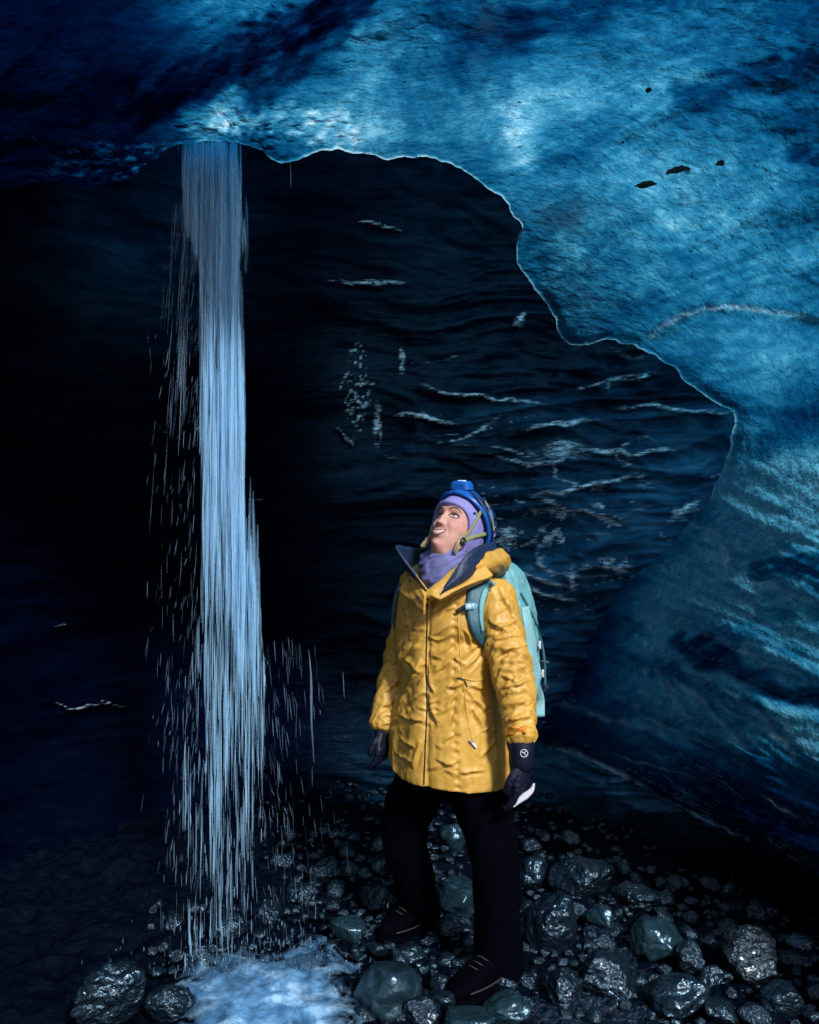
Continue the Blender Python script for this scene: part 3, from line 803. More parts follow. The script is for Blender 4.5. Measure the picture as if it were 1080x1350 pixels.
protos = [rock_mesh('stone', 900 + k, 3, 0.15, 7, 0.02) for k in range(10)]
zones = [  # x0, y0, x1, y1, count, size range, label, group
    (360, 1095, 600, 1215, 60, (12, 34), 'small wet black stone on the dark bank behind the person', 'stones on the bank behind the person'),
    (690, 1100, 1080, 1260, 85, (10, 34), 'small wet black stone under the foot of the ice wall', 'stones below the ice wall'),
    (690, 1250, 1080, 1350, 40, (14, 40), 'small wet black stone among the boulders of the stream', 'stones among the stream boulders'),
    (470, 1215, 700, 1350, 35, (14, 40), 'small dark stone lying around the boots', 'stones around the boots'),
    (190, 1190, 360, 1300, 24, (12, 34), 'small wet stone where the falling water lands', 'stones under the falling water'),
]
for (x0, y0, x1, y1, cnt, (s0, s1), lab, grp) in zones:
    k = tries = 0
    while k < cnt and tries < 4000:
        tries += 1
        cx, cy = RNG.uniform(x0, x1), RNG.uniform(y0, y1)
        lim = 1085 + max(0, cx - 700) * 0.40
        if cy < lim: continue
        sz = s0 + (s1 - s0) * RNG.rand() ** 2
        if any((cx - a) ** 2 + (cy - b) ** 2 < (0.62 * (r_ + sz * 0.5)) ** 2 for a, b, r_ in placed): continue
        o = bpy.data.objects.new('stone', protos[RNG.randint(10)]); COL.objects.link(o)
        if not o.data.materials: o.data.materials.append(M['rock_rough'])
        place_rock(o, cx, cy, sz * RNG.uniform(1.0, 1.4), sz * RNG.uniform(0.7, 1.0))
        o.rotation_euler = (RNG.uniform(-.4, .4), RNG.uniform(-.4, .4), RNG.uniform(0, 6.28))
        tag(o, lab, 'rock', grp); k += 1
for p_ in protos[::3]:
    p_.materials.clear(); p_.materials.append(M['rock'])

mb_v, mb_f, n0 = [], [], 0
Vi, Fi = ICO[1]; Vi2, Fi2 = ICO[2]
for k in range(1500):
    if k % 3: x, y = RNG.uniform(-0.75, 2.0), RNG.uniform(2.6, 4.6)
    else: x, y = RNG.uniform(-0.4, 1.9), RNG.uniform(3.4, 5.0)
    s = RNG.uniform(0.006, 0.03)
    v = Vi2 * (1 + 0.35 * RNG.normal(size=(1, 3)).clip(-1, 1)) * (1 + 0.12 * RNG.normal(size=(len(Vi2), 1))) * s
    v[:, 2] *= 0.5
    mb_v.append(v + [x, y, gz(x, y) + 0.012 + 0.02 * RNG.rand()]); mb_f.append(Fi2 + n0); n0 += len(v)
o = link('pebbles', new_mesh('pebbles', np.vstack(mb_v), np.vstack(mb_f)), M['rock_pebble'])
tag(o, 'wet black pebbles and grit scattered between the stones', 'gravel', kind='stuff')

# ------------------------------------------------------------------ water
def water_patch(name, poly_px, z, mat, amp, fr, lab, cat, mound=None, seed=0):
    """Surface of moving water: outline given as photo pixels on the ground."""
    pts = smooth_curve(poly_px + [poly_px[0]], 160)
    cen = pts.mean(0); ts = np.linspace(0, 1, 60)
    qx = cen[0] + (pts[:, None, 0] - cen[0]) * ts; qy = cen[1] + (pts[:, None, 1] - cen[1]) * ts
    Yq = ground_Y(qy, z); Xq = (qx - 540) / F * Yq
    Zq = z + amp * fbm(Xq * fr, Yq * fr, oct=4, seed=seed) + amp * 0.8 * ridge(Xq * fr * 1.6, Yq * fr * 1.6, oct=2, seed=seed + 9) - 0.03 * sstep(0.8, 1.0, ts)[None]
    if mound is not None: Zq = Zq + mound(Xq, Yq)
    V = np.stack([Xq, Yq, Zq], -1)
    gf = grid_faces(*qx.shape); vv = V.reshape(-1, 3)
    if np.cross(vv[gf[50, 1]] - vv[gf[50, 0]], vv[gf[50, 2]] - vv[gf[50, 0]])[2] < 0: gf = gf[:, ::-1].copy()
    me_ = new_mesh(name, vv, gf)
    a_ = me_.attributes.new('froth', 'FLOAT', 'POINT'); a_.data.foreach_set('value', np.broadcast_to(sstep(1.0, 0.15, ts)[None], qx.shape).astype(np.float32).ravel())
    return tag(link(name, me_, mat), lab, cat, kind='structure')


fc = P(330, 1290, ground_Y(1290, 0.03))
water_patch('pool', [(190, 1275), (250, 1240), (320, 1236), (385, 1224), (440, 1218), (500, 1250), (520, 1300), (530, 1350), (520, 1460), (350, 1490), (200, 1460), (190, 1350), (200, 1310)],
            0.015, M['foam'], 0.007, 8, 'pale churning foam where the falling water lands', 'water',
            mound=lambda x, y: 0.045 * np.exp(-(((x - P(425, 1262, 3.3)[0]) / 0.11) ** 2 + ((y - 3.32) / 0.09) ** 2)) + 0.03 * np.exp(-(((x + 0.5) / 0.2) ** 2 + ((y - 3.2) / 0.2) ** 2)), seed=91)
water_patch('stream', [(775, 1175), (800, 1190), (840, 1240), (850, 1265), (880, 1290), (880, 1350), (900, 1440), (690, 1440), (685, 1340), (690, 1290), (740, 1285), (772, 1250), (765, 1210)],
            -0.005, M['stream'], 0.012, 14, 'shallow glittering stream running between the speckled boulders', 'water', seed=95)

# falling water: bundles of thin strands
rows = [(188, 234, 312), (240, 236, 318), (300, 240, 325), (335, 256, 326), (352, 262, 312), (400, 262, 316), (500, 263, 322), (600, 263, 324), (680, 265, 325), (705, 266, 322), (740, 265, 336), (800, 262, 346), (900, 246, 350), (1000, 240, 350), (1060, 238, 350), (1130, 236, 346), (1200, 236, 346), (1290, 236, 350)]
rows = np.array(rows, float)
YW = 3.25
mbv, mbf, nn = [], [], 0


def strand(x0, y0, y1, rad, Yd, sway, seg=5, taper=True, drift=0.0):
    global nn
    n = max(4, int((y1 - y0) / 14))
    ty = np.linspace(y0, y1, n); u = (ty - y0) / (y1 - y0)
    xx = x0(ty) + sway * noise(ty / 70, ty * 0 + seg + x0(ty[:1])[0], seed=int(rad * 1e5) % 97) + drift * u
    r_ = rad * (np.sin(np.pi * np.clip(u, 0.03, 0.97)) ** 0.5 if taper else 1.0) * (1 + 0.35 * noise(ty / 22, ty * 0 + x0(ty[:1])[0], seed=77))
    a = np.linspace(0, 2 * np.pi, seg, endpoint=False)
    c = pix(xx, ty, np.full(n, Yd))
    ring = np.stack([np.cos(a), np.sin(a), 0 * a], -1)
    V = (c[:, None] + ring[None] * r_[:, None, None]).reshape(-1, 3)
    mbv.append(V); mbf.append(grid_faces(n, seg, True) + nn); nn += len(V)


LANES = 0.22 + 0.78 * sstep(-0.25, 0.35, noise((220 + np.arange(280)[None] / 2) / 5.0, (180 + np.arange(140)[:, None] * 8) / 190.0, seed=61))


def dens(x, y):
    """How much water falls through photo position x, y (0-1)."""
    l = np.interp(y, rows[:, 0], rows[:, 1]); r = np.interp(y, rows[:, 0], rows[:, 2])
    d = sstep(-4, 10, x - l) * sstep(-1, 5, r - x)
    core = np.interp(y, [190, 330, 450, 600, 700, 800, 1000, 1200], [285, 290, 300, 287, 290, 322, 300, 285])
    d *= 0.30 + 0.70 * np.exp(-((x - core) / 26.0) ** 2)
    d *= np.interp(y, [186, 260, 700, 850, 1000, 1100, 1200, 1290], [0.9, 1, 1, 0.8, 0.5, 0.30, 0.17, 0.13])
    d *= 1 - 0.9 * math.exp(-(((x - 305) / 12) ** 2 + ((y - 855) / 45) ** 2))
    d *= 1 - 0.6 * math.exp(-(((x - 312) / 10) ** 2 + ((y - 620) / 50) ** 2))
    d *= LANES[int(np.clip((y - 180) / 8, 0, 139)), int(np.clip((x - 220) * 2, 0, 279))]
    return float(d)


k = 0
while k < 3800:
    x, y = RNG.uniform(226, 352), RNG.uniform(186, 1290)
    if RNG.rand() > dens(x, y) * (1.0 if y < 420 else 0.66): continue
    L = RNG.uniform(25, 150) * np.interp(y, [186, 600, 900, 1250], [1.4, 1.2, 0.75, 0.42])
    y0, y1 = max(186 + RNG.uniform(0, 5), y - L * 0.5), min(1292, y + L * 0.5)
    while y1 - y0 > 24 and dens(x, y1) < 0.06: y1 -= 12
    while y1 - y0 > 24 and dens(x, y0) < 0.06 and y0 > 190: y0 += 12
    dr = (x - 290) * 0.03 * (y1 - y0) / 100
    strand(lambda ty, x=x: x + 0 * ty, y0, y1, RNG.choice([0.0008, 0.0013, 0.0021, 0.0034], p=[.42, .35, .17, .06]), YW + RNG.normal() * 0.045, RNG.uniform(0.5, 2.0), drift=dr)
    k += 1
VEIL = sum(len(f_) for f_ in mbf)
k = 0
while k < 420:                                          # broader soft tongues inside the column
    x, y = RNG.uniform(230, 345), RNG.uniform(186, 900)
    if RNG.rand() > dens(x, y) ** 1.3: continue
    L = RNG.uniform(60, 170)
    strand(lambda ty, x=x: x + 0 * ty, max(186, y - L), y + L * 0.4, RNG.uniform(0.005, 0.009), YW + 0.04 + RNG.normal() * 0.03, 2.0, 7)
    k += 1
V = np.vstack(mbv); Fw = np.vstack(mbf)
wf = new_mesh('waterfall', V, Fw)
wo = link('waterfall', wf, M['fall']); wf.materials.append(M['veil'])
mi = np.zeros(len(wf.polygons), np.int32); mi[VEIL:] = 1; wf.polygons.foreach_set('material_index', mi)
tag(wo, 'thin column of meltwater falling from the roof into the foaming pool', 'waterfall', kind='structure')

mbv, mbf, nn = [], [], 0
for k in range(620):                                    # loose spray either side
    u = RNG.rand()
    if u < 0.45:
        y0 = RNG.uniform(230, 1240); x = 262 - abs(RNG.normal()) * (10 + 17 * sstep(230, 900, y0)); dr = -RNG.uniform(0, 4)
    elif u < 0.75:
        y0 = RNG.uniform(840, 1230); x = 345 + abs(RNG.normal()) * 40; dr = RNG.uniform(0, 5)
    elif u < 0.9:
        y0 = RNG.uniform(880, 1250); x = RNG.uniform(215, 350); dr = 0
    else:
        y0 = RNG.uniform(300, 1000); x = RNG.uniform(195, 262); dr = -RNG.uniform(0, 5)
    strand(lambda ty, x=x: x + 0 * ty, y0, y0 + RNG.uniform(5, 36), RNG.choice([0.0005, 0.0008, 0.0014], p=[.5, .38, .12]), YW + RNG.normal() * 0.10, 0.4, 5, drift=dr)
for k in range(70):
    x = 250 - abs(RNG.normal()) * 16; y0 = 200 + (250 - x) * 3 + RNG.uniform(0, 260)
    strand(lambda ty, x=x: x + 0 * ty, y0, y0 + RNG.uniform(30, 120), RNG.uniform(0.0006, 0.0013), YW + RNG.normal() * 0.06, 1, 5, drift=-(255 - x) * 0.12 - 2)
for k in range(420):
    x, y = RNG.normal(330, 75), 1285 - abs(RNG.normal()) * 40
    strand(lambda ty, x=x: x + 0 * ty, y, y + RNG.uniform(3, 9), RNG.choice([0.0010, 0.0018, 0.0028], p=[.6, .3, .1]), 3.22 + RNG.normal() * 0.10, 0.2, 6)
strand(lambda ty: 408 + 0 * ty, 856, 1005, 0.0045, YW + 0.25, 2, 8, drift=6)
strand(lambda ty: 383 + 0 * ty, 214, 250, 0.0015, 3.42, 0.5, 5)
tag(link('water_drops', new_mesh('water_drops', np.vstack(mbv), np.vstack(mbf)), M['drop']), 'stray drops and threads of water beside the falling column', 'water drops', kind='stuff')

# grit frozen into the roof
M['grit'] = plain('black_grit', (0.004, 0.004, 0.008), 0.5)
for cx, cy, wpx, hpx, lab in [(852, 243, 34, 12, 'black lump of grit frozen into the blue ice, lowest of three'),
                              (893, 224, 44, 12, 'long black shard of grit frozen into the blue ice, between two others'),
                              (950, 215, 14, 12, 'small black three-cornered grit lump frozen into the roof, furthest right'),
                              (855, 119, 9, 9, 'single round black stone frozen high in the bright roof')]:
    d = float(fd(np.array([float(cx)]), np.array([float(cy)]))[0]); s = d / F
    o = link('grit_lump', rock_mesh('grit_lump', cx, 4, 0.55, 4, 0.16), M['grit'])
    o.location = P(cx, cy, d - 0.055); o.scale = (wpx * s / 2 * 1.1, 0.009, hpx * s / 2 * 0.8); o.rotation_euler = (0, R(-14), 0)
    tag(o, lab, 'grit', 'grit lumps frozen into the ice roof')
# ------------------------------------------------------------------ the person
from mathutils.bvhtree import BVHTree
YAW = R(38)
fw = np.array([-math.sin(YAW), -math.cos(YAW), 0.0]); lf = np.array([math.cos(YAW), -math.sin(YAW), 0.0]); upv = np.array([0, 0, 1.0])
ROOT = np.array([0.14, 3.30, 0.0])
person = empty('person', ROOT)
tag(person, 'person in a yellow rain jacket and blue helmet looking up at the waterfall', 'person')
PO = dict(parent=person, origin=ROOT)
TZ = np.array([1.385, 1.355, 1.32, 1.27, 1.19, 1.08, 0.96, 0.84, 0.74, 0.645])
TA = np.array([0.072, 0.115, 0.160, 0.182, 0.180, 0.176, 0.178, 0.190, 0.202, 0.210])
TB = np.array([0.068, 0.085, 0.104, 0.122, 0.132, 0.132, 0.134, 0.144, 0.154, 0.160])


def torso_ring(u, n=220, inset=0.0, hem=True):
    """u 0 at the neck, 1 at the hem; angle 0 at her front, + towards her left."""
    th_ = np.linspace(0, 2 * np.pi, n, endpoint=False)
    z0 = np.interp(u, np.linspace(0, 1, len(TZ)), TZ)
    a = np.interp(z0, TZ[::-1], TA[::-1]) - inset; b = np.interp(z0, TZ[::-1], TB[::-1]) - inset
    e = 2 / 2.35
    X = a * np.sign(np.sin(th_)) * np.abs(np.sin(th_)) ** e; Yq = b * np.sign(np.cos(th_)) * np.abs(np.cos(th_)) ** e
    z = z0 + 0 * th_
    if hem:   # the hem rides up on her right
        lift = 0.085 * sstep(-0.15, -1.1, np.sin(th_) + 0.25 * np.cos(th_))
        z = z + lift * sstep(0.55, 1.0, u) - 0.012 * np.sin(th_) * sstep(0.7, 1, u)
    c = np.array([0.139, 3.30, 0]) + fw * 0.02 * math.sin(u * 3.0)
    return c + lf * X[:, None] + fw * Yq[:, None] + upv * z[:, None], th_


JB = None


def hit(px_, py_, lift=0.0, fall=3.1, bvh=None):
    d = Vector(P(px_, py_, 1.0) - np.array([0, 0, CAMH])).normalized()
    h = (bvh or JB).ray_cast(Vector((0, 0, CAMH)), d)
    if h[0] is None:
        p = P(px_, py_, fall); return p, np.array([0, -1.0, 0])
    n = np.array(h[1]);  n = n if n @ np.array(d) < 0 else -n
    return np.array(h[0]) + n * lift, n


jk = MB()
rings = []
for u in np.linspace(0, 1, 200):
    r_, th_ = torso_ring(u)
    cen = r_.mean(0); out = r_ - cen; out[:, 2] = 0; out /= np.linalg.norm(out, axis=1)[:, None] + 1e-9
    s_ = np.where(th_ > np.pi, th_ - 2 * np.pi, th_)
    zz = 1.385 - 0.75 * u
    a1 = s_ * 0.17
    d1 = ridge((a1 + zz * 0.5) * 9 + 0.8 * noise(a1 * 9, zz * 7, seed=3), (zz - a1 * 0.9) * 16, oct=2, seed=101, sharp=1.0)   # diagonal drag folds
    d2 = ridge((a1) * 14, zz * 5, oct=2, seed=103)                                                   # hanging vertical folds
    w1 = sstep(1.33, 1.2, zz) * (0.55 + 0.45 * sstep(0.75, 0.95, zz))
    dd = 0.0045 * d1 * w1 + 0.006 * d2 * sstep(0.95, 0.7, zz)
    dd += 0.010 * np.exp(-((s_ + 0.04) / 0.13) ** 2) * sstep(1.36, 1.30, zz)                         # storm flap
    dd -= 0.008 * np.exp(-((s_ - 0.10) / 0.035) ** 2)
    seam = np.exp(-((s_ - 0.62) / 0.05) ** 2)
    dd += seam * 0.004 * np.sin(zz * 260 + 2 * noise(zz * 30, 0 * zz, seed=6)) * sstep(1.28, 1.2, zz) - seam * 0.004
    dd -= 0.006 * np.exp(-((zz - 1.0) / 0.012) ** 2) * sstep(0.55, 0.75, s_)
    bl = np.exp(-((s_ - 1.0) / 0.7) ** 2)
    dd += bl * (0.012 * np.exp(-((zz - 1.045) / 0.035) ** 2) - 0.010 * np.exp(-((zz - 0.995) / 0.018) ** 2))     # blousing over the waist cord
    bl2 = np.exp(-((s_ + 0.9) / 0.6) ** 2)
    dd += bl2 * (0.010 * np.exp(-((zz - 0.98) / 0.05) ** 2) - 0.016 * np.exp(-((zz - 0.88) / 0.05) ** 2))
    rings.append(r_ + out * dd[:, None])
jk.loft(rings)


def sleeve(mb, pts, rads, seed, cuff):
    pts = np.array(pts); n = 130
    def wob(t, ang):
        el = np.exp(-((t - 0.55) / 0.22) ** 2)
        f1 = ridge(np.cos(ang) * 1.3 + seed, t * 13 + np.sin(ang) * 1.4, oct=2, seed=seed)
        f2 = ridge(np.cos(ang) * 2 + t * 5, np.sin(ang) * 2 + t * 9, oct=2, seed=seed + 4)
        r = (0.003 + 0.007 * el + 0.004 * sstep(0.7, 0.95, t)) * f1 + 0.002 * f2
        return r + 0.004 * sstep(0.95, 0.965, t) * (ang * 0 + 1)
    mb.tube(pts, rads, seg=90, smooth_n=n, wob=wob)


armL = [P(650, 782, 3.20), P(662, 830, 3.16), P(673, 875, 3.12), P(682, 920, 3.08), P(687, 972, 3.05)]
armR = [P(547, 790, 3.40), P(536, 835, 3.42), P(524, 880, 3.42), P(513, 920, 3.39), P(505, 957, 3.35)]
sleeve(jk, armL, [0.071, 0.066, 0.061, 0.053, 0.045], 120, True)
sleeve(jk, armR, [0.066, 0.056, 0.051, 0.045, 0.038], 140, True)
# hood lying round the neck, lapels
hood = [P(566, 786, 3.075), P(585, 772, 3.08), P(606, 758, 3.10), P(632, 744, 3.16), P(652, 739, 3.27), P(652, 742, 3.40), P(620, 745, 3.50), P(580, 750, 3.50), P(552, 760, 3.40), P(540, 765, 3.29), P(550, 775, 3.17), P(563, 788, 3.08)]
jk.tube(hood, [0.012, 0.016, 0.022, 0.028, 0.036, 0.046, 0.050, 0.046, 0.036, 0.028, 0.020, 0.012], seg=30, smooth_n=90,
        wob=lambda t, a: 0.006 * ridge(np.cos(a) * 1.5 + t * 4, np.sin(a) * 1.5 + t * 10, oct=2, seed=160))
lap = np.array([P(561, 784, 3.06), P(549, 757, 3.16), P(536, 762, 3.20), P(526, 778, 3.20), P(540, 790, 3.14), P(551, 800, 3.10), P(560, 812, 3.07)])
jk.slab(lap, 0.016, normal=(-0.3, -1, 0.1))
jk.slab(np.array([P(567, 786, 3.06), P(600, 762, 3.08), P(640, 748, 3.14), P(650, 760, 3.12), P(610, 775, 3.06), P(580, 792, 3.05)]), 0.02, normal=(0, -1, 0.5))


def jdisp(co, no):
    x, y, z = co[:, 0], co[:, 1], co[:, 2]
    wq = 0.02 * noise(x * 9, y * 9, z * 9, seed=169)
    a, b = x * 0.75 - z * 0.66 + wq, x * 0.66 + z * 0.75 + wq
    sgn = sstep(0.02, 0.10, x)                                     # folds lean the other way on her left
    a2, b2 = x * 0.85 + z * 0.53 + wq, -x * 0.53 + z * 0.85 + wq
    r1 = ridge(a * 9, b * 27, y * 9, oct=2, seed=170); r2 = ridge(a2 * 9, b2 * 27, y * 9, oct=2, seed=171)
    msk = 0.5 + 0.9 * noise(x * 6, y * 6, z * 6, seed=173)
    return 0.0020 * np.clip(msk, 0, 1.2) * (r1 * (1 - sgn) + r2 * sgn) + 0.0006 * fbm(x * 60, y * 60, z * 60, oct=2, seed=172)




def bvh_of(o):
    me_ = o.data; off = Vector(ROOT)
    return BVHTree.FromPolygons([v.co + off for v in me_.vertices], [p.vertices[:] for p in me_.polygons])


tmpj = jk.build('jacket', M['jacket'], voxel=0.008, smooth=3, **PO)
JB0 = bvh_of(tmpj)
FOLDS = [((549, 809), (530, 836)), ((556, 825), (535, 850)), ((558, 841), (537, 864)), ((556, 866), (541, 902)), ((533, 868), (556, 887)), ((530, 914), (560, 873)), ((535, 930), (558, 914)),
         ((526, 942), (556, 949)), ((528, 970), (547, 985)), ((519, 990), (547, 1006)), ((533, 800), (543, 845)), ((545, 1012), (556, 975)),
         ((568, 836), (599, 820)), ((567, 850), (602, 830)), ((567, 870), (602, 843)), ((570, 889), (599, 867)), ((588, 907), (609, 899)), ((574, 916), (565, 876)), ((578, 960), (566, 912)),
         ((595, 955), (609, 922)), ((588, 937), (604, 912)), ((609, 869), (631, 850)), ((611, 884), (638, 848)), ((618, 912), (650, 944)), ((618, 903), (654, 914)), ((622, 930), (640, 968)),
         ((585, 980), (606, 965)), ((575, 1000), (600, 1010)), ((600, 1020), (640, 1015)), ((630, 1000), (655, 975)), ((570, 800), (590, 788)), ((578, 812), (600, 800)), ((612, 828), (622, 860)),
         ((650, 853), (696, 851)), ((648, 873), (677, 850)), ((653, 883), (696, 879)), ((658, 889), (685, 903)), ((675, 871), (698, 889)), ((660, 908), (698, 896)), ((663, 931), (701, 921)), ((662, 919), (690, 912)),
         ((665, 950), (701, 941)), ((643, 815), (675, 836)), ((658, 773), (675, 805)), ((652, 830), (684, 815)), ((650, 842), (688, 838)), ((668, 790), (684, 830)), ((668, 962), (702, 955)),
         ((500, 932), (530, 915)), ((505, 915), (528, 895)), ((510, 893), (530, 905)), ((512, 880), (530, 863)), ((497, 945), (522, 940)), ((519, 858), (531, 843)), ((522, 835), (534, 815))]
FS = []
for (a_, b_) in FOLDS:
    w_ = 0.0040 + 0.0030 * RNG.rand(); h_ = 0.0062 + 0.0035 * RNG.rand()
    q_ = smooth_curve([a_, ((a_[0] + b_[0]) / 2 + RNG.uniform(-3, 3), (a_[1] + b_[1]) / 2 + RNG.uniform(-2, 3)), b_], 9)
    FS.append((np.array([hit(x_, y_, 0, 3.2, JB0)[0] for x_, y_ in q_]), w_, h_))
for k in range(70):                                   # folds on the sides the photo does not show, and small ones between
    c_ = np.array([RNG.uniform(500, 700), RNG.uniform(800, 1020)]); an_ = RNG.uniform(-0.9, -0.2) if RNG.rand() < 0.7 else RNG.uniform(0.1, 0.7)
    L_ = RNG.uniform(6, 15); q_ = np.array([c_ + np.array([math.cos(an_), math.sin(an_)]) * t_ * L_ for t_ in np.linspace(-1, 1, 5)])
    pp_ = np.array([hit(x_, y_, 0, 9.0, JB0)[0] for x_, y_ in q_])
    if pp_[:, 1].max() < 5 and np.ptp(pp_[:, 1]) < 0.08: FS.append((pp_, RNG.uniform(0.0035, 0.006), RNG.uniform(0.002, 0.005)))
    pb_ = pp_.copy(); pb_[:, 1] = 6.7 - pb_[:, 1]
    if pp_[:, 1].max() < 5: FS.append((pb_, 0.007, 0.006))
bpy.data.objects.remove(tmpj)


def jfold(co, no):
    out_ = jdisp(co, no)
    wv = 0.004 * np.stack([noise(co[:, 0] * 30, co[:, 1] * 30, co[:, 2] * 30, seed=181 + k_) for k_ in range(3)], -1)
    c2 = co + wv
    for pts_, w_, h_ in FS:
        lo_, hi_ = pts_.min(0) - 0.06, pts_.max(0) + 0.06
        m_ = np.where(((c2 > lo_) & (c2 < hi_)).all(1))[0]
        if not len(m_): continue
        c_ = c2[m_]; best = np.full(len(m_), 1e9); sd_ = np.zeros(len(m_)); ps_ = np.zeros(len(m_)); n_ = len(pts_) - 1
        for i_ in range(n_):
            d_ = pts_[i_ + 1] - pts_[i_]; ll = d_ @ d_ + 1e-12
            t_ = np.clip(((c_ - pts_[i_]) @ d_) / ll, 0, 1); r_ = c_ - pts_[i_] - t_[:, None] * d_
            q_ = np.linalg.norm(r_, axis=1); k_ = q_ < best
            best[k_] = q_[k_]; sd_[k_] = np.sign(r_[k_, 2]); ps_[k_] = (i_ + t_[k_]) / n_
        tp = np.sin(np.pi * np.clip(ps_, 0.0, 1.0)) ** 0.7
        ws = np.where(sd_ > 0, w_ * 1.7, w_ * 0.75)                       # gentle above, steep beneath
        out_[m_] += h_ * tp * (np.exp(-(best / ws) ** 1.4) - 0.55 * np.exp(-((best - 2.4 * w_) / (1.2 * w_)) ** 2) * (sd_ < 0))
    return out_


jacket = jk.build('jacket', M['jacket'], voxel=0.0033, smooth=2, disp=jfold, **PO)
JB = bvh_of(jacket)


def strap(mb, pix_pts, width, thick, lift=0.004, n=40, fall=3.1, pts=None, nrm=None, bvh=None, ease=4):
    """A flat band lying on the surface the camera sees along these photo positions."""
    if pts is None:
        q = smooth_curve(pix_pts, n); pn = [hit(a, b, lift, fall, bvh) for a, b in q]
        pts = np.array([p for p, _ in pn]); nrm = np.array([m for _, m in pn])
    for _ in range(ease):
        pts[1:-1] = 0.25 * pts[:-2] + 0.5 * pts[1:-1] + 0.25 * pts[2:]; nrm[1:-1] = 0.25 * nrm[:-2] + 0.5 * nrm[1:-1] + 0.25 * nrm[2:]
    T = np.gradient(pts, axis=0); T /= np.linalg.norm(T, axis=1)[:, None]
    W = np.cross(T, nrm); W /= np.linalg.norm(W, axis=1)[:, None]; N = np.cross(W, T)
    wd = np.interp(np.linspace(0, 1, len(pts)), np.linspace(0, 1, len(np.atleast_1d(width))), np.atleast_1d(width))[:, None] / 2
    prof = [(-1, -.5), (-.85, .35), (-.6, .5), (0, .55), (.6, .5), (.85, .35), (1, -.5), (0, -.6)]
    rings_ = np.stack([pts + W * wd * a + N * thick * b for a, b in prof], 1)
    return mb.loft(rings_)


# zip, seams, tabs and cords on the jacket
z_ = MB(); q = smooth_curve([(564, 788), (563, 830), (562, 880), (563, 930), (561, 980), (559, 1034)], 60)
z_.tube(np.array([hit(a, b, 0.0005)[0] for a, b in q]), 0.0026, seg=6)
z_.build('zipper', M['black_plastic'], jacket)
for ob in jacket.children: ob.location = (0, 0, 0)


def child(mb, name, mat, par, **kw):
    return mb.build(name, mat, par, origin=ROOT, **kw)


bpy.data.objects.remove(jacket.children[0])
child(z_, 'zipper', M['black_plastic'], jacket)
s_ = MB(); q = smooth_curve([(604, 800), (606, 850), (611, 900), (617, 950), (625, 985)], 50)
s_.tube(np.array([hit(a, b, 0.0)[0] for a, b in q]), 0.0022, seg=6)
q = smooth_curve([(608, 893), (625, 897), (646, 895)], 20); s_.tube(np.array([hit(a, b, 0.0)[0] for a, b in q]), 0.003, seg=6)
child(s_, 'seam', M['jacket'], jacket)
s_ = MB(); strap(s_, [(619, 976), (628, 986)], 0.010, 0.004); child(s_, 'zip_pull', M['metal'], jacket)
s_ = MB(); q = smooth_curve([(603, 893), (611, 896), (616, 905)], 14); s_.tube(np.array([hit(a, b, 0.003)[0] for a, b in q]), 0.0022, seg=6); child(s_, 'draw_cord', M['black_plastic'], jacket)
s_ = MB(); strap(s_, [(668, 966), (680, 961), (694, 963)], 0.030, 0.006, fall=3.0); child(s_, 'cuff_tab', M['cuff'], jacket)
for a, b in ((552, 787), (541, 766)):
    s_ = MB(); p_, n_ = hit(a, b, 0.001); s_.ball(p_, 0.0042, 8); child(s_, 'snap', M['black_plastic'], jacket)

# navy inner collar standing round the neck
cb_ = [P(573, 790, 3.085), P(556, 772, 3.17), P(547, 762, 3.29), P(560, 752, 3.45), P(600, 748, 3.49), P(640, 750, 3.40), P(646, 756, 3.25), P(612, 772, 3.09), P(578, 790, 3.07)]
ct_ = [P(548, 757, 3.10), P(523, 722, 3.17), P(538, 722, 3.36), P(562, 722, 3.47), P(602, 716, 3.49), P(646, 712, 3.40), P(643, 716, 3.24), P(618, 730, 3.085), P(588, 772, 3.05)]
lo_ = smooth_curve(np.hstack([cb_, ct_]), 90); bt, tp_ = lo_[:, :3], lo_[:, 3:]
cen = np.array([0.13, 3.29, 0])
rings = []
for i in range(90):
    o_ = bt[i] - cen; o_[2] = 0; o_ /= np.linalg.norm(o_)
    col_ = []
    for t_ in np.linspace(0, 1, 12):
        p_ = bt[i] * (1 - t_) + tp_[i] * t_ + o_ * (0.016 * math.sin(t_ * math.pi) + 0.004 * float(noise(i / 6.0, t_ * 3, seed=9)))
        col_.append(p_ + o_ * 0.006)
    for t_ in np.linspace(1, 0, 12):
        p_ = bt[i] * (1 - t_) + tp_[i] * t_ + o_ * (0.016 * math.sin(t_ * math.pi) + 0.004 * float(noise(i / 6.0, t_ * 3, seed=9)))
        col_.append(p_ - o_ * 0.006)
    rings.append(col_)
m_ = MB(); m_.loft(rings); m_.build('collar', M['navy'], **PO)
m_ = MB(); m_.tube([p for p in tp_[:24]], 0.004, seg=6); m_.tube([p for p in tp_[58:]], 0.004, seg=6); child(m_, 'piping', M['navy'], person.children[-1])

# head frame
HY, HP = R(41), R(32)
hf = np.array([-math.sin(HY) * math.cos(HP), -math.cos(HY) * math.cos(HP), math.sin(HP)])
hl = np.array([math.cos(HY), -math.sin(HY), 0.0]); hu = np.cross(hl, hf) * -1
hu = hu if hu[2] > 0 else -hu
HC = P(603, 699, 3.25)


def H(x, y, z):
    """Head-local (her left, forward, up) to world."""
    return HC + np.multiply.outer(np.asarray(x, float), hl) + np.multiply.outer(np.asarray(y, float), hf) + np.multiply.outer(np.asarray(z, float), hu)


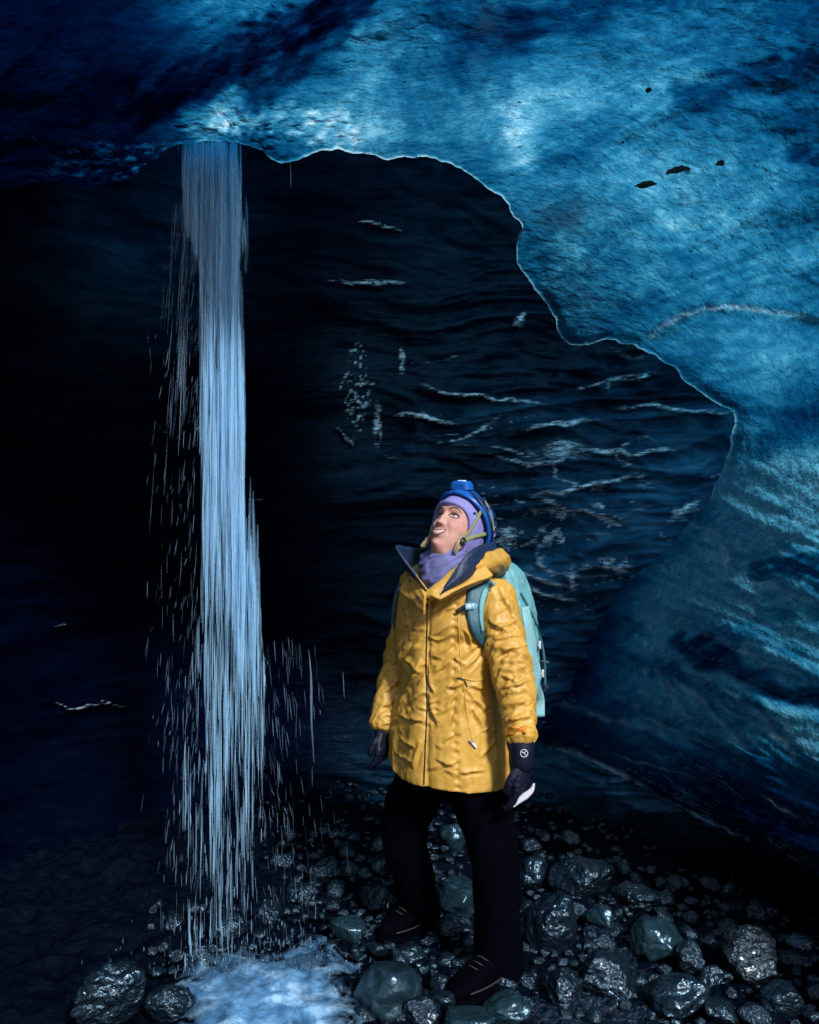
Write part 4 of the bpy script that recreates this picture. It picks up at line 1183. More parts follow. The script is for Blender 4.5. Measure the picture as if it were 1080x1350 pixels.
hz = np.array([-0.170, -0.135, -0.118, -0.108, -0.095, -0.075, -0.05, -0.02, 0.015, 0.045, 0.075, 0.098, 0.112, 0.118])
hw = np.array([0.056, 0.052, 0.044, 0.040, 0.046, 0.057, 0.064, 0.069, 0.073, 0.074, 0.066, 0.048, 0.026, 0.004])
hyf = np.array([0.030, 0.036, 0.062, 0.076, 0.082, 0.083, 0.084, 0.084, 0.083, 0.087, 0.078, 0.056, 0.030, 0.004])
hyb = np.array([0.062, 0.062, 0.062, 0.063, 0.064, 0.068, 0.078, 0.090, 0.097, 0.099, 0.090, 0.066, 0.036, 0.004])


def face_y(x, z, base):
    g = lambda x0, z0, sx, sz: np.exp(-(((x - x0) / sx) ** 2 + ((z - z0) / sz) ** 2))
    ax = np.abs(x)
    y = base + 0
    br = np.clip((0.026 - z) / 0.050, 0, 1)                                   # along the nose
    nose = (0.006 + 0.0125 * br ** 1.2) * np.exp(-(x / (0.0075 + 0.006 * br)) ** 2) * sstep(0.036, 0.018, z) * sstep(-0.040, -0.028, z)
    y = y + nose + 0.006 * np.exp(-(((ax - 0.0125) / 0.006) ** 2 + ((z + 0.027) / 0.007) ** 2))
    y = y - 0.010 * np.exp(-(((ax - 0.030) / 0.017) ** 2 + ((z - 0.012) / 0.011) ** 2)) + 0.0045 * np.exp(-(((ax - 0.026) / 0.024) ** 2 + ((z - 0.034) / 0.009) ** 2))
    y = y + 0.0085 * np.exp(-(((ax - 0.040) / 0.018) ** 2 + ((z + 0.024) / 0.017) ** 2))      # smiling cheeks
    y = y + 0.005 * g(0, -0.060, 0.026, 0.016) + 0.008 * g(0, -0.098, 0.016, 0.011) - 0.004 * g(0, -0.079, 0.02, 0.006)
    y = y - 0.0018 * np.exp(-(((ax - 0.034 - (z + 0.055) * -0.25) / 0.0045) ** 2 + ((z + 0.048) / 0.018) ** 2))   # smile lines
    return y


def head_pt(phi, z):
    w_ = np.interp(z, hz, hw); f_ = np.interp(z, hz, hyf); b_ = np.interp(z, hz, hyb)
    x = w_ * np.sign(np.sin(phi)) * np.abs(np.sin(phi)) ** 0.92
    cpos = np.cos(phi) > 0
    y = np.where(cpos, f_ * np.abs(np.cos(phi)) ** 0.86, -b_ * np.abs(np.cos(phi)) ** 0.95)
    y = np.where(cpos, face_y(x, z, y), y)
    return x, y


def surf_y(x, z):
    """Forward distance of the face surface at head-local x, z."""
    ph = np.linspace(-1.4, 1.4, 400); xx, yy = head_pt(ph, z)
    return float(np.interp(x, xx, yy))


zs = smooth_curve(np.stack([hz, hw], -1), 30)[:, 0]
zs = np.concatenate([np.linspace(-0.170, -0.118, 12)[:-1], np.linspace(-0.118, 0.05, 110)[:-1], np.linspace(0.05, 0.118, 30)])
# smoother profiles
zf = np.linspace(-0.17, 0.118, 200)
sm = lambda arr: np.convolve(np.pad(np.interp(zf, hz, arr), 8, mode='edge'), np.ones(17) / 17, 'valid')
hw2, hyf2, hyb2 = sm(hw), sm(hyf), sm(hyb); hz, hw, hyf, hyb = zf, hw2, hyf2, hyb2
phi = np.sort(np.concatenate([np.linspace(-1.5, 1.5, 130), np.linspace(1.5, 2 * np.pi - 1.5, 40)[1:-1]]))
rings = [H(*head_pt(phi, z), z + 0 * phi) for z in zs]
bd_ = MB()
# neck and trunk continue the same rings downwards, under the clothes
low = []
for k, (zz, a, b) in enumerate([(0.70, .14, .10), (0.85, .15, .10), (1.0, .135, .095), (1.15, .15, .10), (1.27, .15, .085), (1.33, .09, .065), (1.37, .06, .058)]):
    cc = np.array([0.139, 3.30, 0]) * (1 if k < 6 else 1)
    low.append(cc + lf * (a * np.sin(phi))[:, None] + fw * (b * np.cos(phi))[:, None] + upv * zz)
bd_.loft(low + rings)
bd_.tube(armL, [0.045, 0.042, 0.038, 0.034, 0.026], seg=14, smooth_n=20); bd_.tube(armR, [0.045, 0.042, 0.038, 0.034, 0.026], seg=14, smooth_n=20)
legL = [P(622, 1005, 3.24), P(640, 1080, 3.20), P(652, 1145, 3.15), P(657, 1215, 3.17), P(658, 1280, 3.17)]
legR = [P(560, 1010, 3.40), P(542, 1065, 3.43), P(536, 1110, 3.45), P(546, 1160, 3.52), P(553, 1210, 3.57)]
bd_.tube(legL, [0.085, 0.075, 0.058, 0.05, 0.04], seg=16, smooth_n=24); bd_.tube(legR, [0.085, 0.075, 0.058, 0.05, 0.04], seg=16, smooth_n=24)
body = bd_.build('body', M['skin'], **PO)
for sx in (-1, 1):
    ex, ez = 0.030 * sx, 0.0125
    ey = surf_y(ex, ez)
    e_ = MB(); e_.ball(H(ex, ey - 0.0065, ez), (0.0115, 0.0115, 0.0115), 12); eye = e_.build('eye', M['eye_white'], body, origin=ROOT)
    i_ = MB(); i_.ball(H(ex - 0.001, ey + 0.0012, ez + 0.003), 0.0050, 8); child(i_, 'iris', M['iris'], eye) if False else i_.build('iris', M['iris'], body, origin=ROOT)
    l_ = MB(); l_.tube([H(ex + d_ * sx, surf_y(ex + d_ * sx, ez + h_) + 0.0035, ez + h_) for d_, h_ in ((-0.016, -0.002), (-0.008, 0.0065), (0.002, 0.0085), (0.012, 0.005), (0.018, 0.0))], [0.001, 0.0018, 0.0022, 0.002, 0.001], seg=7, smooth_n=16)
    l_.tube([H(ex + d_ * sx, surf_y(ex + d_ * sx, ez + h_) + 0.002, ez + h_) for d_, h_ in ((-0.013, -0.005), (0.0, -0.0075), (0.014, -0.004))], 0.0010, seg=6, smooth_n=10)
    l_.build('eyelash', M['brow'], body, origin=ROOT)
    b_ = MB(); b_.tube([H(ex + d_ * sx, surf_y(ex + d_ * sx, ez + h_) + 0.001, ez + h_) for d_, h_ in ((-0.017, 0.019), (-0.004, 0.0245), (0.010, 0.0245), (0.022, 0.016))], [0.0016, 0.0026, 0.0024, 0.001], seg=8, smooth_n=16)
    b_.build('eyebrow', M['brow'], body, origin=ROOT)
mo = MB(); mx_ = np.linspace(-0.028, 0.028, 17)
top = [H(x, surf_y(x, -0.056) + 0.001, -0.0555 + 0.011 * (x / 0.028) ** 2) for x in mx_]
bot = [H(x, surf_y(x, -0.066) + 0.001, -0.0680 + 0.0235 * (x / 0.028) ** 2) for x in mx_]
rings = [[t_ + hf * 0.001, t_ * .5 + b_ * .5 + hf * 0.002, b_ + hf * 0.001, t_ * .5 + b_ * .5 - hf * 0.004] for t_, b_ in zip(top, bot)]
mo.loft(rings); mo.build('mouth', M['mouth'], body, origin=ROOT)
te = MB(); rings = [[t_ + hf * 0.0018, t_ * .5 + b_ * .5 + hf * 0.0038, t_ * .15 + b_ * .85 + hf * 0.003, t_ * .5 + b_ * .5] for t_, b_ in list(zip(top, bot))[2:-2]]
te.loft(rings); te.build('teeth', M['teeth'], body, origin=ROOT)
li = MB(); li.tube([t_ + hf * 0.0015 + hu * 0.0012 for t_ in top], [0.0010 + 0.0014 * (1 - (x / 0.0285) ** 2) for x in mx_], seg=8)
li.tube([b_ + hf * 0.0018 - hu * 0.0012 for b_ in bot], [0.0012 + 0.003 * (1 - (x / 0.0285) ** 2) for x in mx_], seg=8)
li.build('lips', M['lip'], body, origin=ROOT)

# beanie: follows the skull, open at the face
fa = np.array([0, math.cos(R(-16)), math.sin(R(-16))]); fu = np.array([0, -math.sin(R(-16)), math.cos(R(-16))]); fx = np.array([1.0, 0, 0])


def skull(d, off):
    rad = np.array([0.0775, 0.101, 0.118]) + off
    return d / np.sqrt(((d / rad) ** 2).sum(-1))[..., None] + np.array([0, -0.002, 0.004])


be = np.linspace(0, 2 * np.pi, 80, endpoint=False)
amin = R(63) + R(11) * np.cos(2 * be) * -1 * 1.0 - R(7) * np.sin(be) * 1.0      # narrower at the top, wider at the sides
amin = np.where(np.sin(be) > 0, R(64) - R(23) * np.sin(be) ** 2, R(64) + R(14) * np.sin(be) ** 2)
rings = []
for k, t_ in enumerate(np.linspace(0, 1, 40)):
    al = amin + (R(178) - amin) * t_
    d = np.cos(al)[:, None] * fa + np.sin(al)[:, None] * (np.cos(be)[:, None] * fx + np.sin(be)[:, None] * fu)
    off = 0.0085 + 0.004 * math.exp(-(t_ / 0.05) ** 2) + 0.0025 * noise(be * 3, be * 0 + t_ * 9, seed=201)[:, None]
    rings.append(skull(d, off))
d = np.cos(amin - R(1))[:, None] * fa + np.sin(amin - R(1))[:, None] * (np.cos(be)[:, None] * fx + np.sin(be)[:, None] * fu)
rings = [skull(d, -0.004), skull(d, 0.003)] + rings
bm_ = MB(); rr = np.array(rings); bm_.loft([H(r_[:, 0], r_[:, 1], r_[:, 2]) for r_ in rr])
beanie = bm_.build('beanie', M['purple'], **PO)
s_ = MB(); p0 = H(0.079, 0.036, 0.046); s_.ball(p0, 0.005, 8); s_.build('snap', M['black_plastic'], beanie, origin=ROOT)
# hair escaping at the cheeks and nape
ha = MB()
for k in range(16):
    r0 = RNG.normal(size=3) * 0.0025
    ha.tube([H(0.066 + r0[0], 0.040 + r0[1], -0.035), H(0.066 + r0[0] * 1.5, 0.046 + r0[1], -0.075 + r0[2]), H(0.058 + r0[0] * 1.5, 0.036 + r0[1] * 1.5, -0.108 + r0[2])], [0.0012, 0.0018, 0.0008], seg=5, smooth_n=10)
ha.build('hair', M['hair'], **PO); ha = MB()
for k in range(14):
    r0 = RNG.normal(size=3) * 0.0025
    ha.tube([H(-0.064 + r0[0], 0.036 + r0[1], -0.040), H(-0.072 + r0[0] * 1.5, 0.046 + r0[1], -0.070 + r0[2]), H(-0.076 + r0[0] * 2, 0.048 + r0[1] * 2, -0.098 + r0[2])], [0.0012, 0.0018, 0.0008], seg=5, smooth_n=10)
ha.build('hair', M['hair'], **PO); ha = MB()
for k in range(14):
    r0 = RNG.normal(size=3) * 0.005
    ha.tube([P(641, 705, 3.33) + r0, P(645, 722, 3.30) + r0, P(650, 742, 3.24) + r0 * 1.5], [0.0014, 0.002, 0.001], seg=5, smooth_n=8)
ha.build('hair', M['hair'], **PO)

# neck gaiter with slanting folds
rings = []; ga = np.linspace(0, 2 * np.pi, 90, endpoint=False)
gc = smooth_curve([np.r_[P(590, 714, 3.25), 0.070, 0.074], np.r_[P(586, 728, 3.24), 0.080, 0.084], np.r_[P(586, 744, 3.23), 0.080, 0.086], np.r_[P(588, 762, 3.22), 0.078, 0.084], np.r_[P(588, 785, 3.22), 0.074, 0.076]], 44)
for k, g_ in enumerate(gc):
    t_ = k / 43
    tilt = (0.020 * np.sin(ga) - 0.026 * np.cos(ga)) * (1 - t_)                   # higher at her left ear, lower at the chin
    dd = 0.0075 * ridge(ga * 0.9 + t_ * 1.5, t_ * 5 + 0.9 * np.sin(ga + 0.5), oct=2, seed=211) + 0.003 * noise(ga * 2, t_ * 9 + 0 * ga, seed=212)
    dd = dd * sstep(0, 0.12, t_) - 0.012 * (1 - sstep(0, 0.06, t_))
    rings.append(g_[:3] + lf * ((g_[3] + dd) * np.sin(ga))[:, None] + fw * ((g_[4] + dd) * np.cos(ga))[:, None] + upv * tilt[:, None])
m_ = MB(); m_.loft(rings); m_.build('neck_gaiter', M['gaiter'], **PO)

# trousers, boots
tr = MB()
def twob(sd):
    return lambda t, a: 0.008 * ridge(np.cos(a) * 1.3 + t * 2, np.sin(a) * 1.3 + t * 6, oct=2, seed=sd)
tr.tube([P(608, 1000, 3.27), P(638, 1070, 3.21), P(653, 1140, 3.16), P(656, 1210, 3.17), P(658, 1276, 3.17)], [0.092, 0.090, 0.076, 0.072, 0.078], seg=40, smooth_n=60, wob=twob(301))
tr.tube([P(574, 1000, 3.36), P(545, 1050, 3.42), P(534, 1105, 3.44), P(546, 1160, 3.52), P(553, 1203, 3.57)], [0.090, 0.090, 0.074, 0.070, 0.070], seg=40, smooth_n=60, wob=twob(302))
tr.ball(P(591, 1000, 3.31), (0.135, 0.11, 0.15))
tr.build('trousers', M['black'], voxel=0.008, smooth=2, **PO)


def make_boot(ank, toe, wide):
    ank, toe = np.array(ank), np.array(toe); d = toe - ank; d[2] = 0; L = np.linalg.norm(d); d /= L
    sd = np.array([-d[1], d[0], 0]); g = toe[2] - 0.045
    m = MB(); rings = []
    prof = [(-0.085, .030, .05, .07), (-0.075, .038, .10, .0), (-0.03, .044, .13, 0), (0.03, .046, .115, 0), (L * .55, .048, .082, 0), (L * .8, .050, .066, 0), (L * .95, .042, .056, 0), (L + .03, .018, .036, 0)]
    an = np.linspace(0, 2 * np.pi, 20, endpoint=False)
    for x, wd, h, _ in prof:
        zc = g + 0.02 + h / 2
        rings.append((ank * [1, 1, 0]) + d * x + upv * zc + sd * (wd * np.sign(np.cos(an)) * np.abs(np.cos(an)) ** 0.8)[:, None] + upv * (h / 2 * np.sign(np.sin(an)) * np.abs(np.sin(an)) ** 0.8)[:, None])
    m.loft(rings); m.tube([ank * [1, 1, 0] + upv * (g + 0.08), ank * [1, 1, 0] + upv * (g + 0.2)], [0.052, 0.055], seg=20)
    b = m.build('boot', M['boot'], voxel=0.005, smooth=2, **PO)
    s = MB(); rings = []
    for x, wd, h, _ in prof:
        rings.append((ank * [1, 1, 0]) + d * (x * 1.03) + sd * ((wd + .006) * np.cos(an))[:, None] + upv * (g + 0.014 + 0.014 * np.sign(np.sin(an)) * np.abs(np.sin(an)) ** .5)[:, None])
    s.loft(rings); s.build('sole', M['boot'], b, origin=ROOT)
    e = MB(); e.tube([ank * [1, 1, 0] + d * x + sd * y + upv * (g + z) for x, y, z in ((L * .95, .045, .045), (L * .6, .056, .046), (0.0, .054, .05))], 0.003, seg=6, smooth_n=16)
    e.tube([ank * [1, 1, 0] + d * x - sd * y + upv * (g + z) for x, y, z in ((L * 1.1, .02, .045), (L * .6, .056, .046), (0.0, .054, .05))], 0.003, seg=6, smooth_n=16)
    for k in range(4):
        x = L * (0.30 + 0.11 * k); zt = g + 0.02 + float(np.interp(x, [p[0] for p in prof], [p[2] for p in prof])) + 0.003
        e.tube([ank * [1, 1, 0] + d * x + sd * .028 + upv * (zt - .012), ank * [1, 1, 0] + d * (x + .012) + upv * zt, ank * [1, 1, 0] + d * x - sd * .028 + upv * (zt - .012)], 0.0022, seg=6, smooth_n=10)
    e.build('lace', M['lace'], b, origin=ROOT)


make_boot(P(657, 1275, 3.17), P(604, 1306, 3.02), 1)
make_boot(P(553, 1205, 3.57), P(510, 1226, 3.46), 1)


def make_hand(wrist, down, thumb, mat, scale, curl, name, cufflen=0.05):
    down = np.array(down, float); down /= np.linalg.norm(down)
    th_ = np.array(thumb, float); th_ -= down * (th_ @ down); th_ /= np.linalg.norm(th_)
    pl = np.cross(down, th_)                                                       # back-of-hand / palm axis
    w_ = np.array(wrist, float); S = scale
    m = MB()
    rings = []; an = np.linspace(0, 2 * np.pi, 24, endpoint=False)
    for t_, a, b in ((-0.03, .030, .024), (0.0, .031, .024), (0.02, .036, .021), (0.045, .043, .019), (0.07, .045, .017), (0.09, .042, .014)):
        rings.append(w_ + down * t_ * S + th_ * (a * S * np.cos(an))[:, None] + pl * (b * S * np.sin(an))[:, None])
    m.loft(rings)
    for k, (off, ln) in enumerate(((0.031, .072), (0.011, .080), (-0.010, .074), (-0.030, .058))):
        c_ = curl * (1 + 0.12 * k); p0 = w_ + down * 0.082 * S + th_ * off * S; pts = [p0 - down * 0.02 * S, p0]; ang = 0.15
        for sgm, frac in enumerate((0.45, 0.32, 0.23)):
            ang += c_ * (0.8 + 0.3 * sgm); pts.append(pts[-1] + (down * math.cos(ang) + pl * math.sin(ang)) * ln * frac * S)
        m.tube(pts, np.array([.011, .0108, .010, .0092, .0075]) * S, seg=12, smooth_n=18)
    t0 = w_ + down * 0.022 * S + th_ * 0.028 * S
    m.tube([t0 - th_ * 0.012 * S, t0 + down * .022 * S + th_ * .014 * S + pl * .008 * S, t0 + down * .050 * S + th_ * .020 * S + pl * .020 * S, t0 + down * .070 * S + th_ * .016 * S + pl * .026 * S], np.array([.014, .013, .011, .008]) * S, seg=12, smooth_n=16)
    return m.build(name, mat, voxel=0.0026, smooth=2, disp=lambda co, no: 0.0012 * ridge(co[:, 0] * 60, co[:, 1] * 60, co[:, 2] * 70, oct=2, seed=331), **PO)


gl = make_hand(P(688, 1000, 3.04), (0.0, 0.0, -1), (-0.5, -0.8, 0), M['glove'], 1.12, 0.24, 'glove')
c_ = MB(); c_.tube([P(687, 972, 3.05), P(688, 1008, 3.04)], [0.047, 0.044], seg=30, flat=0.9); child(c_, 'gauntlet', M['glove'], gl)
GB = bvh_of(gl); CB = bvh_of(gl.children[0])
c_ = MB()                                                     # round white badge on the cuff
p_, n_ = hit(691, 993, 0.0015, 3.0, CB)
e1 = np.cross(n_, upv); e1 /= np.linalg.norm(e1); e2 = np.cross(e1, n_)
c_.tube([p_ + (e1 * math.cos(a) + e2 * math.sin(a)) * 0.0115 for a in np.linspace(0, 2 * np.pi, 33)], 0.0013, seg=6)
for a0 in (0.5, 2.2, 3.9):
    c_.tube([p_, p_ + (e1 * math.cos(a0) + e2 * math.sin(a0)) * 0.009], 0.0014, seg=6)
child(c_, 'badge', M['white'], gl)
c_ = MB()
q = smooth_curve([(704, 1033), (701, 1042), (693, 1049), (684, 1056), (677, 1064)], 24)
pw = np.array([P(a, b, 3.02) for a, b in q]); strap(c_, None, [0.006, 0.018, 0.024, 0.018, 0.005], 0.012, pts=pw, nrm=np.tile([-0.2, -1.0, 0.3], (24, 1)))
child(c_, 'finger_panel', M['white'], gl)
gr = make_hand(P(504, 962, 3.345), (0.02, -0.05, -1), (-0.5, -0.8, 0), M['glove'], 0.92, 0.30, 'glove')
GB = bvh_of(gr)
for pth in ([(503, 968), (500, 980), (500, 990)], [(510, 966), (513, 976), (513, 985)]):
    c_ = MB(); q = smooth_curve(pth, 14); c_.tube(np.array([hit(a, b, -0.002, 3.30, GB)[0] for a, b in q]), [0.005] * 14, seg=8); child(c_, 'finger_panel', M['glove_skin'], gr)

# ------------------------------------------------------------------ helmet (worn, a thing of its own)
HO = H(0, -0.01, 0.02)
helmet = empty('helmet', HO)
tag(helmet, 'blue climbing helmet with a headlamp, worn over the lilac beanie', 'helmet')
ax_f = np.array([0, math.cos(R(28)), math.sin(R(28))]); ax_u = np.array([0, -math.sin(R(28)), math.cos(R(28))])


def hel(al, be_, off=0.0):
    d = np.cos(al)[..., None] * ax_u + np.sin(al)[..., None] * (np.sin(be_)[..., None] * np.array([1.0, 0, 0]) + np.cos(be_)[..., None] * ax_f)
    rad = np.array([0.106, 0.128, 0.127]) + np.asarray(off)[..., None]
    q_ = d / np.sqrt(((d / rad) ** 2).sum(-1))[..., None] + np.array([0, -0.012, 0.022])
    return H(q_[..., 0], q_[..., 1], q_[..., 2])


bb = np.linspace(0, 2 * np.pi, 96, endpoint=False)
rimA = R(86) + R(10) * np.cos(bb) * -1 + R(5) * np.cos(2 * bb)
rings = []
for t_ in np.linspace(0.02, 1, 40):
    al = rimA * t_
    vent = 0.005 * np.sin(bb * 5 + 0.6) * sstep(0.3, 0.6, t_) * sstep(1.0, 0.85, t_)
    rings.append(hel(al, bb, vent + 0.003 * sstep(0.9, 1.0, t_)))
for t_ in np.linspace(1, 0.02, 24):
    rings.append(hel(rimA * t_, bb, -0.012 + 0 * bb))
m_ = MB(); m_.loft(rings); sh = m_.build('shell', M['helmet'], helmet, origin=HO)
m_ = MB()
for k in range(5):                                            # vents
    b0 = 1.0 + k * 0.36 * (1 if k < 3 else 1) ; a0 = np.linspace(0.50, 0.78, 10)
    m_.tube(hel(a0 * R(86), b0 + 0 * a0 - 0.15, 0.0015 + 0 * a0), [0.003, .006, .008, .009, .009, .009, .009, .008, .006, .003], seg=8)
m_.build('vent', M['helmet_dark'], sh, origin=HO)
m_ = MB(); m_.tube(hel(np.append(rimA, rimA[0]) * 1.0, np.append(bb, bb[0]), -0.003 + 0 * np.append(bb, 0)), 0.0045, seg=8, ends=False); m_.build('rim', M['helmet'], helmet, origin=HO)
m_ = MB(); b0 = np.linspace(-2.2, 2.2, 50); a0 = R(66) - R(14) * sstep(0.4, 2.0, np.abs(b0)) * -1
pp = hel(a0, b0, 0.004 + 0 * b0); cc_ = H(0, -0.012, 0.022); strap(m_, None, 0.014, 0.004, pts=pp.copy(), nrm=(pp - cc_) / np.linalg.norm(pp - cc_, axis=1)[:, None])
m_.build('headlamp_band', M['helmet_dark'], helmet, origin=HO)
m_ = MB(); b0 = np.linspace(0.9, 1.9, 24); a0 = R(57) + R(18) * (b0 - 0.9)
pp = hel(a0, b0, 0.006 + 0 * b0); strap(m_, None, 0.006, 0.004, pts=pp.copy(), nrm=(pp - cc_) / np.linalg.norm(pp - cc_, axis=1)[:, None]); m_.build('cord', M['webbing'], helmet, origin=HO)
# headlamp
lc = hel(np.array([R(62)]), np.array([0.05]), np.array([0.012]))[0]; ln_ = (lc - cc_) / np.linalg.norm(lc - cc_)
l1 = hl - ln_ * (hl @ ln_); l1 /= np.linalg.norm(l1); l2 = np.cross(ln_, l1)
m_ = MB(); rings = []
for t_, sx, sy in ((-0.012, .040, .024), (0.006, .037, .022), (0.013, .031, .018), (0.016, .028, .016)):
    an = np.linspace(0, 2 * np.pi, 32, endpoint=False)
    rings.append(lc + ln_ * t_ + l1 * (sx * np.sign(np.cos(an)) * np.abs(np.cos(an)) ** 0.45)[:, None] + l2 * (sy * np.sign(np.sin(an)) * np.abs(np.sin(an)) ** 0.45)[:, None])
m_.loft(rings); lamp = m_.build('headlamp', M['helmet'], helmet, origin=HO, smooth_shade=False)
m_ = MB(); rings = []
for t_, sc_ in ((0.0155, 1.0), (0.0175, 1.0), (0.019, 0.8)):
    rings.append(lc + ln_ * t_ + l1 * (0.016 * sc_ * np.sign(np.cos(an)) * np.abs(np.cos(an)) ** 0.5)[:, None] + l2 * (0.010 * sc_ * np.sign(np.sin(an)) * np.abs(np.sin(an)) ** 0.5)[:, None])
m_.loft(rings); m_.build('lens', M['lens'], lamp, origin=HO)
# chin straps
for sx in (-1, 1):
    m_ = MB()
    for path in ([(0.0905, 0.022, 0.062), (0.0905, 0.026, 0.03), (0.0860, 0.030, -0.01), (0.0765, 0.036, -0.05), (0.066, 0.045, -0.078)], [(0.0865, -0.055, 0.020), (0.0900, -0.02, -0.005), (0.084, 0.012, -0.035), (0.0745, 0.034, -0.060)]):
        q_ = smooth_curve([(x * sx, y, z) for x, y, z in path], 24); pp = H(q_[:, 0], q_[:, 1], q_[:, 2]); strap(m_, None, 0.013, 0.003, pts=pp, nrm=np.tile(hl * sx, (24, 1)))
    st = m_.build('chin_strap', M['webbing'], helmet, origin=HO)
    m_ = MB(); c0 = H(0.0745 * sx, 0.038, -0.066); m_.tube([c0 + (hf * math.cos(a) + hu * math.sin(a)) * 0.012 + hl * sx * 0.003 for a in np.linspace(0, 2 * np.pi, 25)], 0.0032, seg=8); m_.build('buckle', M['black_plastic'], st, origin=HO)

# ------------------------------------------------------------------ backpack (worn, a thing of its own)
BC = np.array([0.139, 3.30, 0]) - fw * 0.255 + lf * 0.015
BO = np.array([BC[0], BC[1], 0.80])
pack = empty('backpack', BO); tag(pack, 'teal hiking backpack carried on the back over the yellow jacket', 'backpack')
an = np.linspace(0, 2 * np.pi, 140, endpoint=False); rings = []
bz = [1.372, 1.365, 1.34, 1.30, 1.22, 1.10, 0.98, 0.90, 0.85, 0.82, 0.81]
ba = [0.03, 0.06, 0.090, 0.112, 0.134, 0.147, 0.150, 0.146, 0.138, 0.122, 0.08]
bb_ = [0.02, 0.04, 0.065, 0.085, 0.106, 0.122, 0.122, 0.114, 0.104, 0.09, 0.05]
for z in np.linspace(1.372, 0.81, 120):
    a = np.interp(z, bz[::-1], ba[::-1]); b = np.interp(z, bz[::-1], bb_[::-1])
    dd = 0.006 * ridge(an * 2 + z * 6, z * 10 + 0 * an, oct=2, seed=401) + 0.004 * ridge(an * 5, z * 3 + 0 * an, oct=2, seed=402)
    dd -= 0.008 * np.exp(-((an - 2.15) / 0.05) ** 2) + 0.008 * np.exp(-((an - 1.25) / 0.04) ** 2)
    X = (a + dd) * np.sign(np.sin(an)) * np.abs(np.sin(an)) ** 0.66; Yq = (b + dd) * np.sign(np.cos(an)) * np.abs(np.cos(an)) ** 0.66
    rings.append(BC + lf * X[:, None] + fw * Yq[:, None] + upv * (z + 0.0 * an)[:, None])
m_ = MB(); m_.loft(rings); pk = m_.build('pack_body', M['teal'], pack, origin=BO, voxel=0.005, smooth=1,
    disp=lambda co, no: 0.002 * ridge(co[:, 0] * 30, co[:, 1] * 30, co[:, 2] * 22, oct=2, seed=404))
PB = BVHTree.FromPolygons([v.co + Vector(BO) for v in pk.data.vertices], [p.vertices[:] for p in pk.data.polygons])
m_ = MB(); strap(m_, [(692, 800), (700, 850), (707, 900), (710, 945)], [0.05, 0.062, 0.062, 0.05], 0.010, 0.002, bvh=PB, fall=3.5); m_.build('side_panel', M['teal_pale'], pack, origin=BO)
m_ = MB(); rings = []
for z, a, b in ((0.93, .050, .012), (0.90, .062, .030), (0.85, .064, .036), (0.81, .058, .034), (0.795, .04, .02)):
    c0 = BC + lf * 0.128 + fw * 0.0; rings.append(c0 + fw * (a * np.cos(an))[:, None] + lf * (b * np.sin(an))[:, None] + upv * z)
m_.loft(rings); m_.build('side_pocket', M['teal_pale'], pack, origin=BO)
m_ = MB(); rings = []
for z, a, b in ((1.22, .06, .02), (1.18, .10, .04), (1.05, .115, .055), (0.92, .115, .055), (0.86, .10, .045), (0.84, .06, .02)):
    c0 = BC - fw * 0.11; rings.append(c0 + lf * (a * np.sign(np.cos(an)) * np.abs(np.cos(an)) ** .7)[:, None] - fw * (b * np.sin(an))[:, None] + upv * z)
m_.loft(rings); m_.build('front_pocket', M['teal'], pack, origin=BO)
for pth, wd, mt in (([(686, 782), (706, 822), (717, 862), (719, 905)], 0.010, 'teal_dark'), ([(700, 876), (712, 872), (724, 874)], 0.009, 'black_plastic'), ([(704, 930), (714, 915), (722, 905)], 0.010, 'black_plastic')):
    m_ = MB(); strap(m_, pth, wd, 0.005, 0.003, bvh=PB, fall=3.5); m_.build('webbing', M[mt], pack, origin=BO)
for a, b in ((709, 850), (716, 888)):
    m_ = MB(); p_, n_ = hit(a, b, 0.008, 3.5, PB); m_.tube([p_ - upv * 0.012, p_ - lf * 0.004, p_ + upv * 0.012], [0.005, 0.007, 0.005], seg=8); m_.build('loop', M['white'], pack, origin=BO)
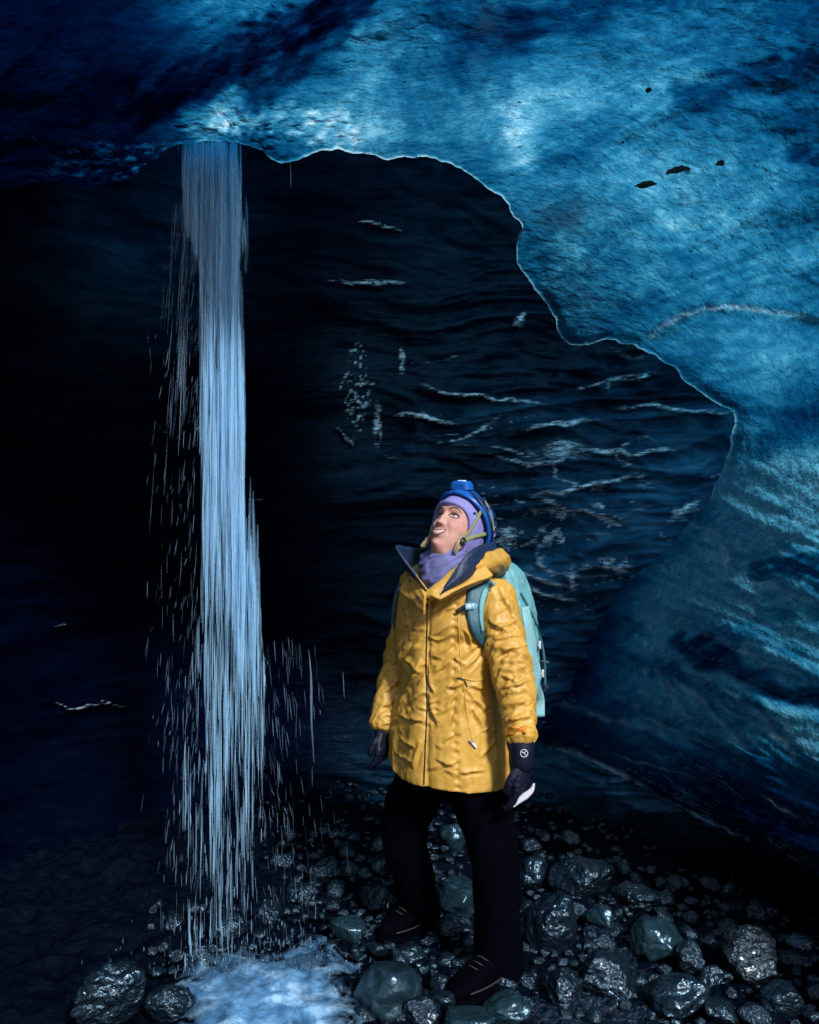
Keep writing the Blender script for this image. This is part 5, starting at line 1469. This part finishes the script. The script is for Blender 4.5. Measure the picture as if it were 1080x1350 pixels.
for k in range(0):
    m_ = MB(); p_, n_ = hit(724.5 - 0.3 * k, 858 + k * 11, 0.004, 3.62, PB); m_.tube([p_, p_ + lf * 0.012 - upv * 0.01, p_ + lf * 0.006 - upv * 0.024], 0.0028, seg=6, smooth_n=8); m_.build('loop', M['teal'], pack, origin=BO)
# shoulder straps: over the shoulder to the armpit
m_ = MB(); strap(m_, [(646, 766), (639, 767), (631, 778), (626, 795), (625, 815), (630, 836), (637, 850)], [0.074, 0.074, 0.070, 0.062, 0.054, 0.040, 0.026], 0.016, 0.012, ease=24)
ss = m_.build('shoulder_strap', M['teal_dark'], pack, origin=BO)
SB = BVHTree.FromPolygons([v.co + Vector(BO) for v in ss.data.vertices], [p.vertices[:] for p in ss.data.polygons])
m_ = MB(); strap(m_, [(651, 769), (645, 771), (639, 781), (635, 797), (634, 815), (636, 832)], [0.016, 0.02, 0.02, 0.018, 0.014, 0.01], 0.006, 0.004, ease=10, bvh=SB); m_.build('edge_tape', M['teal'], ss, origin=BO)
m_ = MB(); strap(m_, [(604, 806), (612, 802), (620, 800), (630, 798), (637, 797)], 0.013, 0.005, 0.014); m_.build('sternum_strap', M['black_plastic'], ss, origin=BO)
m_ = MB(); strap(m_, [(614, 802), (620, 801), (626, 799)], 0.026, 0.010, 0.020); m_.build('buckle', M['grey_plastic'], ss, origin=BO)
m_ = MB(); strap(m_, [(548, 762), (537, 775), (533, 800), (533, 830), (536, 850)], [0.05, 0.045, 0.03, 0.02, 0.015], 0.012, 0.002); m_.build('shoulder_strap', M['teal_dark'], pack, origin=BO) if False else None
sp = [BC + fw * 0.14 - lf * 0.12 + upv * 1.33, np.array([0.139, 3.3, 0]) - lf * 0.155 + upv * 1.345, np.array([0.139, 3.3, 0]) - lf * 0.15 + fw * 0.10 + upv * 1.28, np.array([0.139, 3.3, 0]) - lf * 0.165 + fw * 0.105 + upv * 1.18, np.array([0.139, 3.3, 0]) - lf * 0.19 + fw * 0.03 + upv * 1.10]
q = smooth_curve(sp, 30); nq = q - np.array([0.139, 3.3, 1.2]); nq /= np.linalg.norm(nq, axis=1)[:, None]
m_ = MB(); strap(m_, None, [0.05, 0.05, 0.04, 0.03], 0.012, pts=q, nrm=nq); m_.build('shoulder_strap', M['teal_dark'], pack, origin=BO)
